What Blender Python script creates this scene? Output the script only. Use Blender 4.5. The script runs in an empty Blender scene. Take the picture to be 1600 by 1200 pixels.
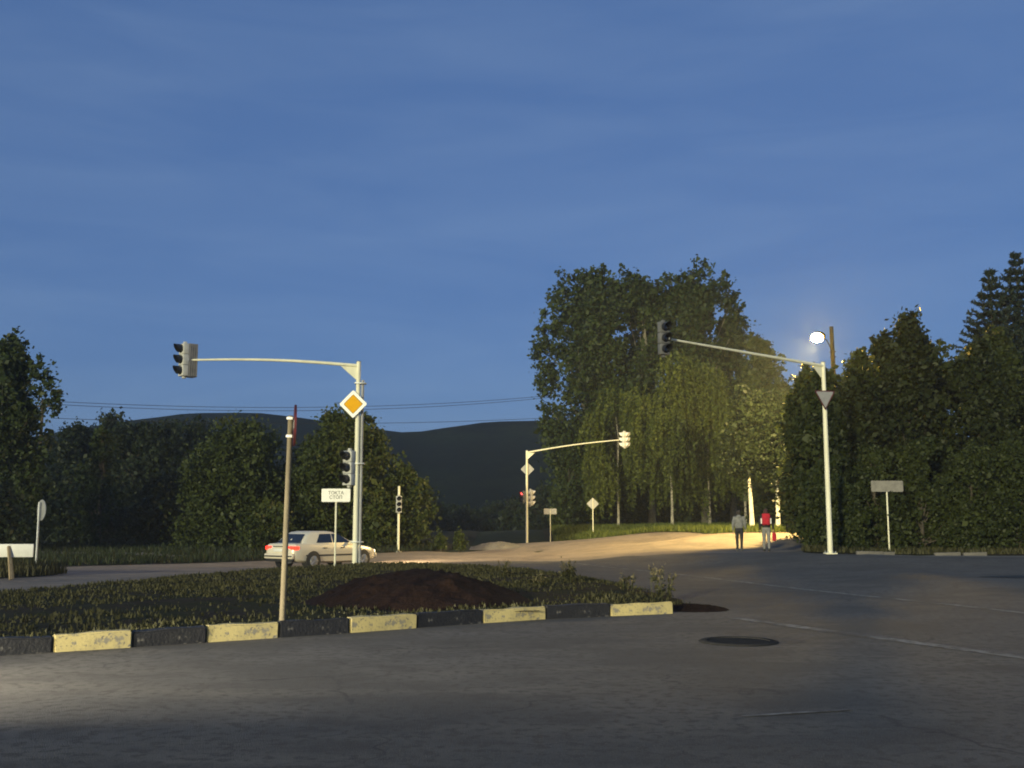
import bpy, bmesh, math, random
import numpy as np
from mathutils import Vector, Matrix, geometry
R = math.radians
random.seed(7); RNG = np.random.default_rng(7)
SC = bpy.context.scene
COL = SC.collection

# ------------------------------------------------------------------ camera, sky, sun, exposure
cam = bpy.data.cameras.new('camera'); camo = bpy.data.objects.new('camera', cam); COL.objects.link(camo)
cam.sensor_width = 36; cam.lens = 37.1; cam.clip_end = 8000
camo.location = (0, 0, 1.6); camo.rotation_euler = (R(90 + 7.42), 0, 0)
SC.camera = camo
SUN_AZ, SUN_EL = R(206), R(9)          # azimuth measured clockwise from +Y: the light comes from behind left, low
W = bpy.data.worlds.new('World'); SC.world = W; W.use_nodes = True
nt = W.node_tree; nt.nodes.clear()
def N(t, typ, **kw):
    n = t.nodes.new(typ)
    for k, v in kw.items():
        if k.startswith('i_'): n.inputs[k[2:].replace('_', ' ')].default_value = v
        else: setattr(n, k, v)
    return n
sky = N(nt, 'ShaderNodeTexSky', sky_type='NISHITA', sun_disc=False, sun_elevation=R(9), sun_rotation=SUN_AZ,
        altitude=300, air_density=1.0, dust_density=0.3, ozone_density=5.0)
tc = N(nt, 'ShaderNodeTexCoord'); mp = N(nt, 'ShaderNodeMapping'); mp.inputs['Scale'].default_value = (1.6, 1.6, 9)
mp.inputs['Rotation'].default_value = (R(4), R(-5), 0)
nz = N(nt, 'ShaderNodeTexNoise'); nz.inputs['Scale'].default_value = 2.2; nz.inputs['Detail'].default_value = 6; nz.inputs['Roughness'].default_value = .55; nz.inputs['Distortion'].default_value = .6
cr = N(nt, 'ShaderNodeValToRGB'); cr.color_ramp.elements[0].position = .35; cr.color_ramp.elements[1].position = .75     # thin high veil with faint streaks
cr.color_ramp.elements[0].color = (.76, 1.52, 3.34, 1); cr.color_ramp.elements[1].color = (1.16, 1.98, 3.72, 1)
mixc = N(nt, 'ShaderNodeMix', data_type='RGBA'); mixc.inputs['Factor'].default_value = .68
tint = N(nt, 'ShaderNodeMix', data_type='RGBA', blend_type='MULTIPLY'); tint.inputs['Factor'].default_value = 1; tint.inputs['B'].default_value = (1.25, .98, 1.05, 1)
bg = N(nt, 'ShaderNodeBackground'); bg.inputs['Strength'].default_value = 0.115
wo = N(nt, 'ShaderNodeOutputWorld')
L = nt.links.new
L(tc.outputs['Generated'], mp.inputs['Vector']); L(mp.outputs[0], nz.inputs['Vector']); L(nz.outputs['Fac'], cr.inputs[0])
L(sky.outputs[0], tint.inputs['A']); L(tint.outputs['Result'], mixc.inputs['A']); L(cr.outputs[0], mixc.inputs['B'])
L(mixc.outputs['Result'], bg.inputs['Color']); L(bg.outputs[0], wo.inputs['Surface'])
sd = bpy.data.lights.new('sun', 'SUN'); so = bpy.data.objects.new('sun', sd); COL.objects.link(so)
sd.energy = 3.8; sd.color = (1.0, .93, .56); sd.angle = R(3)
sdir = Vector((math.sin(SUN_AZ) * math.cos(SUN_EL), math.cos(SUN_AZ) * math.cos(SUN_EL), math.sin(SUN_EL)))
so.rotation_euler = sdir.to_track_quat('Z', 'Y').to_euler(); so.location = (-20, -20, 30)
SC.view_settings.view_transform = 'Standard'; SC.view_settings.look = 'None'
SC.view_settings.exposure = 0.0; SC.view_settings.gamma = 1
SC.cycles.filter_width = 1.9; SC.cycles.use_denoising = True; SC.cycles.max_bounces = 6; SC.cycles.transparent_max_bounces = 8

# ------------------------------------------------------------------ helpers
def mat(name, col, rough=.6, metal=0, noise=None, bump=None, emit=None, spec=.5, coords='Object'):
    """procedural material; noise=(scale, colour2, lo, hi[, detail]) mixes a second colour, bump=(scale, strength)"""
    m = bpy.data.materials.new(name); m.use_nodes = True; t = m.node_tree
    b = t.nodes['Principled BSDF']; b.inputs['Base Color'].default_value = (*col, 1)
    b.inputs['Roughness'].default_value = rough; b.inputs['Metallic'].default_value = metal
    b.inputs['Specular IOR Level'].default_value = spec
    co = t.nodes.new('ShaderNodeTexCoord')
    prev = None
    for q in ([noise] if isinstance(noise, tuple) else (noise or [])):
        sc, c2, lo, hi = q[:4]
        n = t.nodes.new('ShaderNodeTexNoise'); n.inputs['Scale'].default_value = sc; n.inputs['Detail'].default_value = 6; n.inputs['Roughness'].default_value = .6
        if len(q) > 4:
            mpn = t.nodes.new('ShaderNodeMapping'); mpn.inputs['Scale'].default_value = q[4]; t.links.new(co.outputs[coords], mpn.inputs[0]); t.links.new(mpn.outputs[0], n.inputs['Vector'])
        else: t.links.new(co.outputs[coords], n.inputs['Vector'])
        r = t.nodes.new('ShaderNodeMapRange'); r.inputs['From Min'].default_value = lo; r.inputs['From Max'].default_value = hi
        t.links.new(n.outputs['Fac'], r.inputs['Value'])
        x = t.nodes.new('ShaderNodeMix'); x.data_type = 'RGBA'; x.inputs['A'].default_value = (*col, 1); x.inputs['B'].default_value = (*c2, 1)
        if prev: t.links.new(prev, x.inputs['A'])
        t.links.new(r.outputs[0], x.inputs['Factor']); prev = x.outputs['Result']
    if prev: t.links.new(prev, b.inputs['Base Color'])
    if bump:
        n = t.nodes.new('ShaderNodeTexNoise'); n.inputs['Scale'].default_value = bump[0]; n.inputs['Detail'].default_value = 8
        t.links.new(co.outputs[coords], n.inputs['Vector'])
        bp = t.nodes.new('ShaderNodeBump'); bp.inputs['Strength'].default_value = bump[1]; bp.inputs['Distance'].default_value = .02
        t.links.new(n.outputs['Fac'], bp.inputs['Height']); t.links.new(bp.outputs[0], b.inputs['Normal'])
    if emit:
        b.inputs['Emission Color'].default_value = (*emit[0], 1); b.inputs['Emission Strength'].default_value = emit[1]
    return m

def leafmat(name, dark, light, transl=.25):
    m = bpy.data.materials.new(name); m.use_nodes = True; t = m.node_tree; t.nodes.clear()
    at = t.nodes.new('ShaderNodeAttribute'); at.attribute_name = 'tone'
    mx = t.nodes.new('ShaderNodeMix'); mx.data_type = 'RGBA'; mx.inputs['A'].default_value = (*dark, 1); mx.inputs['B'].default_value = (*light, 1)
    t.links.new(at.outputs['Fac'], mx.inputs['Factor'])
    b = t.nodes.new('ShaderNodeBsdfPrincipled'); b.inputs['Roughness'].default_value = .55; b.inputs['Specular IOR Level'].default_value = .25
    tr = t.nodes.new('ShaderNodeBsdfTranslucent'); ms = t.nodes.new('ShaderNodeMixShader'); ms.inputs[0].default_value = transl
    o = t.nodes.new('ShaderNodeOutputMaterial')
    t.links.new(mx.outputs['Result'], b.inputs['Base Color']); t.links.new(mx.outputs['Result'], tr.inputs['Color'])
    t.links.new(b.outputs[0], ms.inputs[1]); t.links.new(tr.outputs[0], ms.inputs[2]); t.links.new(ms.outputs[0], o.inputs[0])
    return m

def tag(o, label=None, cat=None, group=None, kind=None):
    if label: o['label'] = label
    if cat: o['category'] = cat
    if group: o['group'] = group
    if kind: o['kind'] = kind
    return o
def empty(name, loc, rz=0, parent=None):
    o = bpy.data.objects.new(name, None); COL.objects.link(o); o.location = loc; o.rotation_euler = (0, 0, rz)
    o.empty_display_size = .2; o.parent = parent
    return o
def link(name, me, parent=None, m=None, loc=(0, 0, 0), rot=(0, 0, 0)):
    o = bpy.data.objects.new(name, me); COL.objects.link(o); o.parent = parent; o.location = loc; o.rotation_euler = rot
    if m and not me.materials:
        me.materials.append(m)
    return o
class MB:
    """collects shapes, build() links them as ONE mesh object"""
    def __init__(s): s.v = []; s.f = []
    def add(s, vs, fs):
        k = len(s.v); s.v += [tuple(v) for v in vs]; s.f += [tuple(i + k for i in f) for f in fs]; return s
    def box(s, c, d, rot=None, bev=0):
        bm = bmesh.new(); bmesh.ops.create_cube(bm, size=1); bmesh.ops.scale(bm, vec=d, verts=bm.verts)
        if bev: bmesh.ops.bevel(bm, geom=bm.edges[:], offset=bev, segments=2, affect='EDGES', profile=.5)
        if rot is not None: bmesh.ops.transform(bm, matrix=rot.to_4x4(), verts=bm.verts)
        bmesh.ops.translate(bm, vec=c, verts=bm.verts); bm.verts.index_update()
        s.add([v.co for v in bm.verts], [[v.index for v in f.verts] for f in bm.faces]); bm.free(); return s
    def tube(s, pts, rad, n=10, caps=True):
        pts = [Vector(p) for p in pts]; rad = rad if hasattr(rad, '__len__') else [rad] * len(pts)
        vs, fs = [], []; up = None
        for i, p in enumerate(pts):
            d = (pts[min(i + 1, len(pts) - 1)] - pts[max(i - 1, 0)]).normalized()
            if up is None: up = Vector((1, 0, 0)) if abs(d.x) < .9 else Vector((0, 1, 0))
            a = (up - d * up.dot(d)).normalized(); b = d.cross(a); up = a
            for k in range(n):
                t = 2 * math.pi * k / n; vs.append(p + (a * math.cos(t) + b * math.sin(t)) * rad[i])
        for i in range(len(pts) - 1):
            for k in range(n): fs.append((i * n + k, i * n + (k + 1) % n, (i + 1) * n + (k + 1) % n, (i + 1) * n + k))
        if caps:
            fs.append(tuple(range(n - 1, -1, -1))); e = (len(pts) - 1) * n; fs.append(tuple(e + k for k in range(n)))
        return s.add(vs, fs)
    def prism(s, poly, y0, y1):
        """polygon in local XZ, extruded along Y from y0 (front) to y1"""
        n = len(poly); vs = [(x, y0, z) for x, z in poly] + [(x, y1, z) for x, z in poly]
        fs = [tuple(range(n)), tuple(range(2 * n - 1, n - 1, -1))] + [(i, i + n, (i + 1) % n + n, (i + 1) % n) for i in range(n)]
        return s.add(vs, fs)
    def ell(s, c, r, n=12, m=8):
        vs = [(c[0], c[1], c[2] - r[2])]; fs = []
        for j in range(1, m):
            ph = -math.pi / 2 + math.pi * j / m
            for k in range(n):
                t = 2 * math.pi * k / n; vs.append((c[0] + r[0] * math.cos(ph) * math.cos(t), c[1] + r[1] * math.cos(ph) * math.sin(t), c[2] + r[2] * math.sin(ph)))
        vs.append((c[0], c[1], c[2] + r[2])); e = len(vs) - 1
        for k in range(n): fs.append((0, 1 + (k + 1) % n, 1 + k)); fs.append((e, 1 + (m - 2) * n + k, 1 + (m - 2) * n + (k + 1) % n))
        for j in range(m - 2):
            for k in range(n): fs.append((1 + j * n + k, 1 + j * n + (k + 1) % n, 1 + (j + 1) * n + (k + 1) % n, 1 + (j + 1) * n + k))
        return s.add(vs, fs)
    def mesh(s, name, m, smooth=40):
        me = bpy.data.meshes.new(name); me.from_pydata(s.v, [], s.f); me.update()
        bm = bmesh.new(); bm.from_mesh(me); bmesh.ops.recalc_face_normals(bm, faces=bm.faces); bm.to_mesh(me); bm.free()
        if smooth:
            me.shade_smooth(); me.set_sharp_from_angle(angle=R(smooth))
        me.materials.append(m); return me
    def build(s, name, m, parent=None, loc=(0, 0, 0), rot=(0, 0, 0), smooth=40):
        return link(name, s.mesh(name, m, smooth), parent, None, loc, rot)
def circle(r, n=28, cx=0, cz=0): return [(cx + r * math.cos(2 * math.pi * k / n), cz + r * math.sin(2 * math.pi * k / n)) for k in range(n)]
def roundpoly(pts, r, n=4):
    out = []
    for i in range(len(pts)):
        p, a, b = Vector(pts[i]), Vector(pts[i - 1]), Vector(pts[(i + 1) % len(pts)])
        u, w = (a - p).normalized(), (b - p).normalized()
        for k in range(n + 1):
            t = k / n; out.append(tuple(p + u * r * (1 - t) ** 2 + w * r * t ** 2))
    return out
def copy_tree(o, parent=None):
    c = o.copy(); COL.objects.link(c); c.parent = parent
    for ch in list(o.children): copy_tree(ch, c)
    return c
def wobble(x, y, s):   # cheap smooth noise
    return (np.sin(x * 1.3 * s + 1.7) * np.cos(y * 1.1 * s - .6) + .6 * np.sin(x * 2.9 * s - y * 2.3 * s + .4) + .35 * np.sin(x * 5.3 * s + y * 6.1 * s)) / 1.95

# ------------------------------------------------------------------ lie of the land
CP = np.array([(-15,0,0),(0,0,0),(15,0,0),(-8,13,0),(0,14,0),(8,14,0),(16,15,.05),(-12,25,0),(-5,36,0),(-1,30,0),(-7.7,42.5,-.2),(-13,33,0),(-20,40,-.1),
    (-6,56,0),(-15,55,0),(-10,48,-.15),(1,80,-.3),(3,80,-.1),(6.2,80,.55),(9.4,44,.37),(10.5,44,.37),(11.8,39.7,.42),(14.5,41.3,.3),(20,41,.3),(13,28,.15),(13,60,.95),
    (15,60,1.0),(13,70,.95),(12.4,83,1.05),(15.6,85,1.05),(8.8,88,.95),(7.2,96,.95),(20,96,1.2),(25,50,.5),(30,30,.2),(0,46,-.1),(0,60,-.2),(7,62,.35),(-30,60,.1),(-30,90,.2),(0,120,-.8),(40,80,1.2),(20,100,1.2),(-40,30,0),(4,24,0),(-6,20,0),(3,36,.05),(60,40,.4),(-60,60,0),(60,0,0),(-60,0,0)], float)
def G(x, y):
    x = np.asarray(x, float); y = np.asarray(y, float)
    d2 = (x[..., None] - CP[:, 0]) ** 2 + (y[..., None] - CP[:, 1]) ** 2
    w = 1 / (d2 + 5) ** 2
    z = (w * CP[:, 2]).sum(-1) / w.sum(-1)
    r = np.sqrt(x * x + (y - 40) ** 2)
    return z * np.clip((260 - r) / 140, 0, 1)
def g(x, y): return float(G(x, y))

# ------------------------------------------------------------------ materials
M = {}
M['asphalt'] = mat('asphalt', (.084, .079, .071), .85, noise=[(.30, (.124, .116, .104), .44, .58), (.7, (.140, .127, .107), .48, .70, (.35, 1.3, 1)), (1.3, (.066, .060, .053), .52, .72, (.8, 1.2, 1)), (8, (.075, .068, .058), .5, .60), (70, (.22, .20, .175), .55, .72), (120, (.03, .028, .026), .58, .70)], bump=(90, .8), spec=.35)
def cracks(m, scale, width, col):
    t = m.node_tree; b = t.nodes['Principled BSDF']; src = b.inputs['Base Color'].links[0].from_socket
    co = t.nodes.new('ShaderNodeTexCoord'); n = t.nodes.new('ShaderNodeTexNoise'); n.inputs['Scale'].default_value = 1.1; n.inputs['Detail'].default_value = 5
    add = t.nodes.new('ShaderNodeVectorMath'); add.operation = 'MULTIPLY_ADD'; add.inputs[1].default_value = (1.6, 1.6, 0)
    vo = t.nodes.new('ShaderNodeTexVoronoi'); vo.feature = 'DISTANCE_TO_EDGE'; vo.inputs['Scale'].default_value = scale
    mr = t.nodes.new('ShaderNodeMapRange'); mr.inputs['From Min'].default_value = width; mr.inputs['From Max'].default_value = 0
    n2 = t.nodes.new('ShaderNodeTexNoise'); n2.inputs['Scale'].default_value = .5; r2 = t.nodes.new('ShaderNodeMapRange'); r2.inputs['From Min'].default_value = .45; r2.inputs['From Max'].default_value = .6; r2.inputs['To Max'].default_value = .85
    mu = t.nodes.new('ShaderNodeMath'); mu.operation = 'MULTIPLY'; x = t.nodes.new('ShaderNodeMix'); x.data_type = 'RGBA'; x.inputs['B'].default_value = (*col, 1)
    k = t.links.new; k(co.outputs['Object'], n.inputs['Vector']); k(n.outputs['Color'], add.inputs[0]); k(co.outputs['Object'], add.inputs[2]); k(add.outputs[0], vo.inputs['Vector']); k(co.outputs['Object'], n2.inputs['Vector'])
    k(vo.outputs['Distance'], mr.inputs['Value']); k(n2.outputs['Fac'], r2.inputs['Value']); k(mr.outputs[0], mu.inputs[0]); k(r2.outputs[0], mu.inputs[1]); k(mu.outputs[0], x.inputs['Factor']); k(src, x.inputs['A']); k(x.outputs['Result'], b.inputs['Base Color'])
cracks(M['asphalt'], .33, .008, (.040, .038, .035))
M['dusty_lamplit'] = mat('dusty_lamplit_road', (.25, .205, .16), .9, noise=[(.5, (.18, .15, .12), .42, .6), (3, (.29, .24, .19), .5, .7)], bump=(50, .5), spec=.2)  # pale road dust; the tone also carries lamplight at the junction
M['paledust'] = mat('pale_dust', (.42, .34, .28), .95, noise=[(1.2, (.26, .215, .18), .42, .6), (12, (.5, .43, .37), .5, .7)], bump=(40, .5), spec=.1)
M['soil'] = mat('dark_soil', (.020, .0105, .0075), .95, noise=[(3, (.030, .016, .011), .45, .65), (18, (.012, .007, .005), .5, .7)], bump=(14, 1.0), spec=.1)
M['grassground'] = mat('grassy_ground', (.038, .040, .018), .95, noise=[(.8, (.050, .038, .028), .44, .58), (2.5, (.026, .020, .014), .52, .66), (6, (.028, .032, .012), .45, .7), (22, (.060, .050, .036), .60, .70)], bump=(9, 1.0), spec=.05)
M['meadow'] = mat('meadow_ground', (.03, .038, .016), .95, noise=[(.05, (.045, .048, .022), .42, .62), (1.2, (.022, .028, .012), .45, .65)], spec=.1)
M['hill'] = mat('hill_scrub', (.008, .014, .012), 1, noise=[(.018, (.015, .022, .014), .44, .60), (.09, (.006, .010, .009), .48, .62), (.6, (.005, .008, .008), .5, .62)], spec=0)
M['gravel'] = mat('gravel_path', (.17, .155, .135), .95, noise=[(1.5, (.12, .11, .09), .4, .65), (30, (.24, .22, .2), .5, .75)], bump=(40, .6))
M['yellow'] = mat('yellow_kerb_paint', (.50, .415, .185), .75, noise=[(4, (.40, .335, .16), .42, .62), (9, (.22, .20, .155), .55, .61), (30, (.13, .12, .105), .60, .66)], bump=(40, .2))
M['black'] = mat('black_kerb_paint', (.011, .011, .014), .6, noise=[(6, (.018, .018, .02), .45, .7), (12, (.09, .085, .078), .60, .66)], bump=(30, .5))
M['concrete'] = mat('concrete', (.30, .29, .27), .9, noise=[(4, (.22, .21, .19), .4, .65)], bump=(30, .5))
M['whitepole'] = mat('white_painted_steel', (.86, .82, .62), .55, noise=[(3, (.72, .68, .50), .45, .7, (1, 1, .3)), (25, (.42, .40, .36), .66, .74)], spec=.4)
M['galv'] = mat('galvanised_steel', (.50, .51, .52), .45, .35, noise=[(6, (.40, .41, .42), .4, .65)])
M['greypipe'] = mat('grey_pipe_paint', (.36, .36, .37), .55, noise=[(5, (.28, .28, .29), .4, .65)])
M['postwood'] = mat('weathered_concrete_post', (.20, .165, .105), .9, noise=[(6, (.13, .108, .07), .4, .65, (1, 1, .25))], bump=(25, .5))
M['housing'] = mat('signal_housing', (.55, .54, .50), .5, noise=[(4, (.44, .43, .40), .45, .65)])
M['housing_dark'] = mat('signal_housing_dark', (.16, .155, .15), .5, noise=[(4, (.12, .12, .12), .45, .65)])
M['housing_mid'] = mat('signal_housing_mid', (.25, .235, .22), .55, noise=[(4, (.19, .18, .17), .45, .65)])
M['visor'] = mat('black_visor', (.018, .018, .020), .45)
M['lens'] = mat('unlit_signal_lens', (.012, .012, .014), .12, spec=.8)
M['signwhite'] = mat('sign_white', (.82, .80, .74), .4, noise=[(5, (.74, .72, .66), .45, .7)])
M['signyellow'] = mat('sign_yellow', (.80, .40, .004), .6, noise=[(4, (.74, .36, .004), .45, .65)], spec=.1)
M['signblack'] = mat('sign_black', (.02, .02, .02), .7, spec=.1)
M['signred'] = mat('sign_red', (.055, .010, .011), .5, noise=[(6, (.11, .01, .012), .45, .65)])
M['signdim'] = mat('weathered_sign_face', (.28, .26, .22), .6, noise=[(5, (.20, .185, .16), .4, .65)])
M['signgrey'] = mat('grey_sign_face', (.30, .295, .30), .6, noise=[(6, (.24, .235, .24), .4, .65)])
M['signback'] = mat('sign_back_grey', (.36, .36, .36), .5, .2, noise=[(6, (.28, .28, .28), .4, .65)])
M['letter'] = mat('sign_lettering', (.12, .11, .10), .6)
M['wood'] = mat('weathered_timber', (.36, .28, .17), .85, noise=[(4, (.24, .18, .11), .4, .65, (6, 6, .6))])
M['polewood'] = mat('utility_pole_wood', (.09, .07, .048), .9, noise=[(5, (.055, .044, .032), .4, .65, (5, 5, .4))])
M['lamppole'] = mat('dark_lamp_pole', (.020, .017, .014), .95, noise=[(5, (.013, .011, .010), .4, .65, (5, 5, .4))], spec=.05)
M['wire'] = mat('wire', (.02, .02, .022), .6)
M['bark'] = mat('bark', (.085, .070, .052), .95, noise=[(6, (.045, .038, .03), .4, .6, (4, 4, 1))], bump=(12, .8))
M['barkpale'] = mat('pale_poplar_bark', (.19, .175, .13), .9, noise=[(5, (.10, .09, .07), .45, .6, (4, 4, 1))], bump=(12, .8))
M['birch'] = mat('birch_bark', (.66, .62, .52), .8, noise=[(4, (.06, .055, .05), .60, .66, (3, 3, 8)), (2, (.42, .39, .32), .5, .7)])
M['birchdim'] = mat('birch_bark_dim', (.42, .38, .28), .85, noise=[(3, (.05, .045, .04), .50, .60, (3, 3, 5)), (2, (.20, .18, .14), .45, .65)])
M['rubber'] = mat('tyre_rubber', (.02, .02, .02), .8)
M['carpaint'] = mat('silver_car_paint', (.74, .67, .52), .3, .1, spec=.6)
M['cardark'] = mat('car_dark_plastic', (.02, .02, .022), .6)
M['glass'] = mat('car_glass', (.012, .016, .024), .06, spec=.9)
M['rim'] = mat('alloy_rim', (.5, .5, .5), .35, .8)
M['taillight'] = mat('tail_light', (.5, .03, .02), .3, emit=((1, .045, .02), 2.2))
M['headlight'] = mat('head_light', (.8, .8, .7), .2, emit=((1, .85, .55), 6))
M['plate'] = mat('number_plate', (.75, .75, .7), .5)
M['lampglass'] = bpy.data.materials.new('lit_lamp_bowl'); M['lampglass'].use_nodes = True; lt = M['lampglass'].node_tree; lt.nodes.clear()   # clear glowing bowl
le_ = lt.nodes.new('ShaderNodeEmission'); le_.inputs[0].default_value = (1, .62, .10, 1); le_.inputs[1].default_value = 3600
lx_ = lt.nodes.new('ShaderNodeMixShader'); lx_.inputs[0].default_value = 1.0; lt.links.new(lt.nodes.new('ShaderNodeBsdfTransparent').outputs[0], lx_.inputs[1]); lt.links.new(le_.outputs[0], lx_.inputs[2])
lt.links.new(lx_.outputs[0], lt.nodes.new('ShaderNodeOutputMaterial').inputs[0])
M['skin'] = mat('skin', (.45, .28, .20), .6)
M['pot'] = mat('ceramic_insulator', (.55, .53, .5), .3)
M['iron'] = mat('cast_iron', (.045, .043, .040), .9, noise=[(20, (.07, .066, .06), .5, .7)], spec=0)
M['wornpaint'] = mat('worn_road_paint', (.27, .26, .235), .9, noise=[(1.2, (.12, .11, .095), .44, .60), (7, (.11, .10, .087), .48, .62)], bump=(90, .8), spec=.3)
LF = {
 'poplar': leafmat('poplar_leaves', (.016, .028, .008), (.052, .074, .019)),
 'birch': leafmat('birch_leaves', (.045, .062, .011), (.120, .145, .028), .35),
 'dark': leafmat('dark_leaves', (.009, .016, .007), (.028, .042, .014)),
 'olive': leafmat('olive_leaves', (.024, .036, .008), (.068, .085, .019)),
 'hedge': leafmat('hedge_leaves', (.018, .027, .007), (.056, .070, .018)),
 'hedgedark': leafmat('dark_hedge_leaves', (.011, .017, .005), (.036, .046, .012)),
 'spruce': leafmat('spruce_needles', (.007, .015, .010), (.016, .030, .019), .05),
 'grass': leafmat('grass_blades', (.028, .029, .010), (.098, .092, .038), .3),
 'brightgrass': leafmat('bright_grass_blades', (.055, .078, .012), (.13, .155, .028), .3),
 'straw': leafmat('dry_seed_heads', (.12, .10, .05), (.28, .24, .13), .3),
}

# ------------------------------------------------------------------ ground, road, verges, hills
def grid_mesh(xs, ys, zf):
    X, Y = np.meshgrid(xs, ys); Z = zf(X, Y); nx, ny = len(xs), len(ys)
    v = np.stack([X, Y, Z], -1).reshape(-1, 3)
    i = (np.arange(ny - 1)[:, None] * nx + np.arange(nx - 1)[None]).ravel()
    f = np.stack([i, i + 1, i + nx + 1, i + nx], -1)
    return v, f
def np_mesh(name, v, f, m, smooth=True, tone=None):
    me = bpy.data.meshes.new(name); n, k = f.shape
    me.vertices.add(len(v)); me.vertices.foreach_set('co', np.ascontiguousarray(v, np.float32).ravel())
    me.loops.add(n * k); me.loops.foreach_set('vertex_index', np.ascontiguousarray(f, np.int32).ravel())
    me.polygons.add(n); me.polygons.foreach_set('loop_start', np.arange(0, n * k, k, dtype=np.int32))
    me.update(calc_edges=True)
    me.polygons.foreach_set('use_smooth', np.full(n, smooth))
    if tone is not None:
        a = me.attributes.new('tone', 'FLOAT', 'FACE'); a.data.foreach_set('value', tone.astype(np.float32))
    me.materials.append(m); return me
ax = np.concatenate([-np.geomspace(4000, 62, 14), np.arange(-60, 61, 3.0), np.geomspace(62, 4000, 14)])
ay = np.concatenate([[-400, -150, -60], np.arange(-30, 130, 3.0), np.geomspace(132, 5000, 16)])
v, f = grid_mesh(ax, ay, lambda x, y: G(x, y) - .09)
tag(link('ground', np_mesh('ground', v, f, M['meadow'])), kind='structure')
v, f = grid_mesh(np.arange(-66, 66.1, 1.0), np.arange(-24, 56.1, 1.0), lambda x, y: G(x, y) - .001)
ROADM = np_mesh('road', v, f, M['asphalt'])
tag(link('road', ROADM), kind='structure')
# the road over the brow between the two far verges
def poly_sheet(poly, step, zf, edge_in=.5):
    """triangulated sheet over a polygon: returns verts (xy), tris, distance to edge"""
    P = [Vector(p) for p in poly]; out = []
    for i in range(len(P)):
        a, b = P[i], P[(i + 1) % len(P)]; n = max(1, int((b - a).length / step))
        for k in range(n):
            q = a.lerp(b, k / n); out.append(q)
    n = len(out); B = np.array([tuple(q) for q in out])
    x0, y0 = B.min(0); x1, y1 = B.max(0)
    gx, gy = np.meshgrid(np.arange(x0, x1, step), np.arange(y0, y1, step)); pts = np.stack([gx.ravel(), gy.ravel()], -1) + RNG.uniform(-.25, .25, (gx.size, 2)) * step
    pts = pts[inside(pts, B)]; d = edge_dist(pts, B); pts = pts[d > step * .5]
    allp = [Vector(p) for p in np.vstack([B, pts])]
    r = geometry.delaunay_2d_cdt(allp, [(i, (i + 1) % n) for i in range(n)], [], 1, 1e-5)
    vv = np.array([tuple(p) for p in r[0]]); return vv, [tuple(t) for t in r[2]], edge_dist(vv, B)
def inside(p, B):
    x, y = p[:, 0], p[:, 1]; r = np.zeros(len(p), bool); j = len(B) - 1
    for i in range(len(B)):
        c = (B[i, 1] > y) != (B[j, 1] > y)
        with np.errstate(divide='ignore', invalid='ignore'): xi = (B[j, 0] - B[i, 0]) * (y - B[i, 1]) / (B[j, 1] - B[i, 1]) + B[i, 0]
        r ^= c & (x < xi); j = i
    return r
def edge_dist(p, B, closed=True):
    d = np.full(len(p), 1e9)
    for i in range(len(B) if closed else len(B) - 1):
        a, b = B[i], B[(i + 1) % len(B)]; ab = b - a; t = np.clip(((p - a) @ ab) / max(ab @ ab, 1e-9), 0, 1)
        d = np.minimum(d, np.hypot(*(p - a - t[:, None] * ab).T))
    return d
def sstep(x): x = np.clip(x, 0, 1); return x * x * (3 - 2 * x)

KERB = [(-12.1, 9.6), (-11.2, 10.1), (-10.35, 10.6), (-9.5, 11.1), (-8.6, 11.62), (-7.75, 12.12), (-6.87, 12.64), (-5.69, 13.37), (-4.91, 13.91), (-4.11, 14.45), (-3.28, 15.04), (-2.39, 15.66), (-1.48, 16.38), (-.51, 17.15), (.53, 17.83), (1.64, 18.38), (2.8, 18.85)]
ISL_FAR = [(2.85, 19.1), (3.5, 20.2), (3.7, 22.5), (3.3, 25.5), (2.6, 29), (1.3, 33), (-.6, 36.2), (-3, 38.2), (-4.8, 38.6), (-5.9, 37.7), (-7.86, 34.6), (-9.98, 27.9), (-11.2, 23.5), (-12.6, 18), (-13.6, 13)]
ISL = KERB + ISL_FAR
KB = np.array(KERB); IFB = np.array(ISL_FAR)
def isl_z(x, y):
    p = np.stack([np.atleast_1d(x), np.atleast_1d(y)], -1).astype(float)
    d = edge_dist(p, IFB, False)
    return G(p[:, 0], p[:, 1]) - .03 + .20 * sstep(d / 1.3) + .035 * wobble(p[:, 0], p[:, 1], 1.3) * sstep(d / 1.0)
def sheet(name, poly, step, zf, m, kind='structure'):
    vv, tris, d = poly_sheet(poly, step, zf); z = zf(vv[:, 0], vv[:, 1], d)
    me = bpy.data.meshes.new(name); me.from_pydata(np.column_stack([vv, z]).tolist(), [], tris); me.update(); me.shade_smooth(); me.materials.append(m)
    return tag(link(name, me), kind=kind)
sheet('traffic_island', ISL, .45, lambda x, y, d: isl_z(x, y), M['grassground'])
verge_z = lambda x, y, d: G(x, y) - .04 + .14 * sstep(d / 1.2) + .03 * wobble(x, y, .9) * sstep(d)
VL = [(-60, 22), (-24, 26.4), (-14.6, 29.4), (-13.3, 31.0), (-13.2, 32.3), (-14.2, 33.6), (-16, 34.6), (-22, 36), (-60, 38)]
VF = [(-60, 41), (-24, 39), (-17.0, 39.2), (-15.0, 41.4), (-10.76, 47.3), (-6.45, 53.9), (-4.6, 57.5), (-3.6, 66), (-3, 90), (-3, 110), (-70, 110)]
VR = [(3.6, 80.5), (5.4, 76.5), (8.6, 71), (11.5, 66.5), (13.4, 60), (14.5, 58), (15.6, 60.5), (19, 75), (34, 130), (3, 130), (2.6, 86)]
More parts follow.
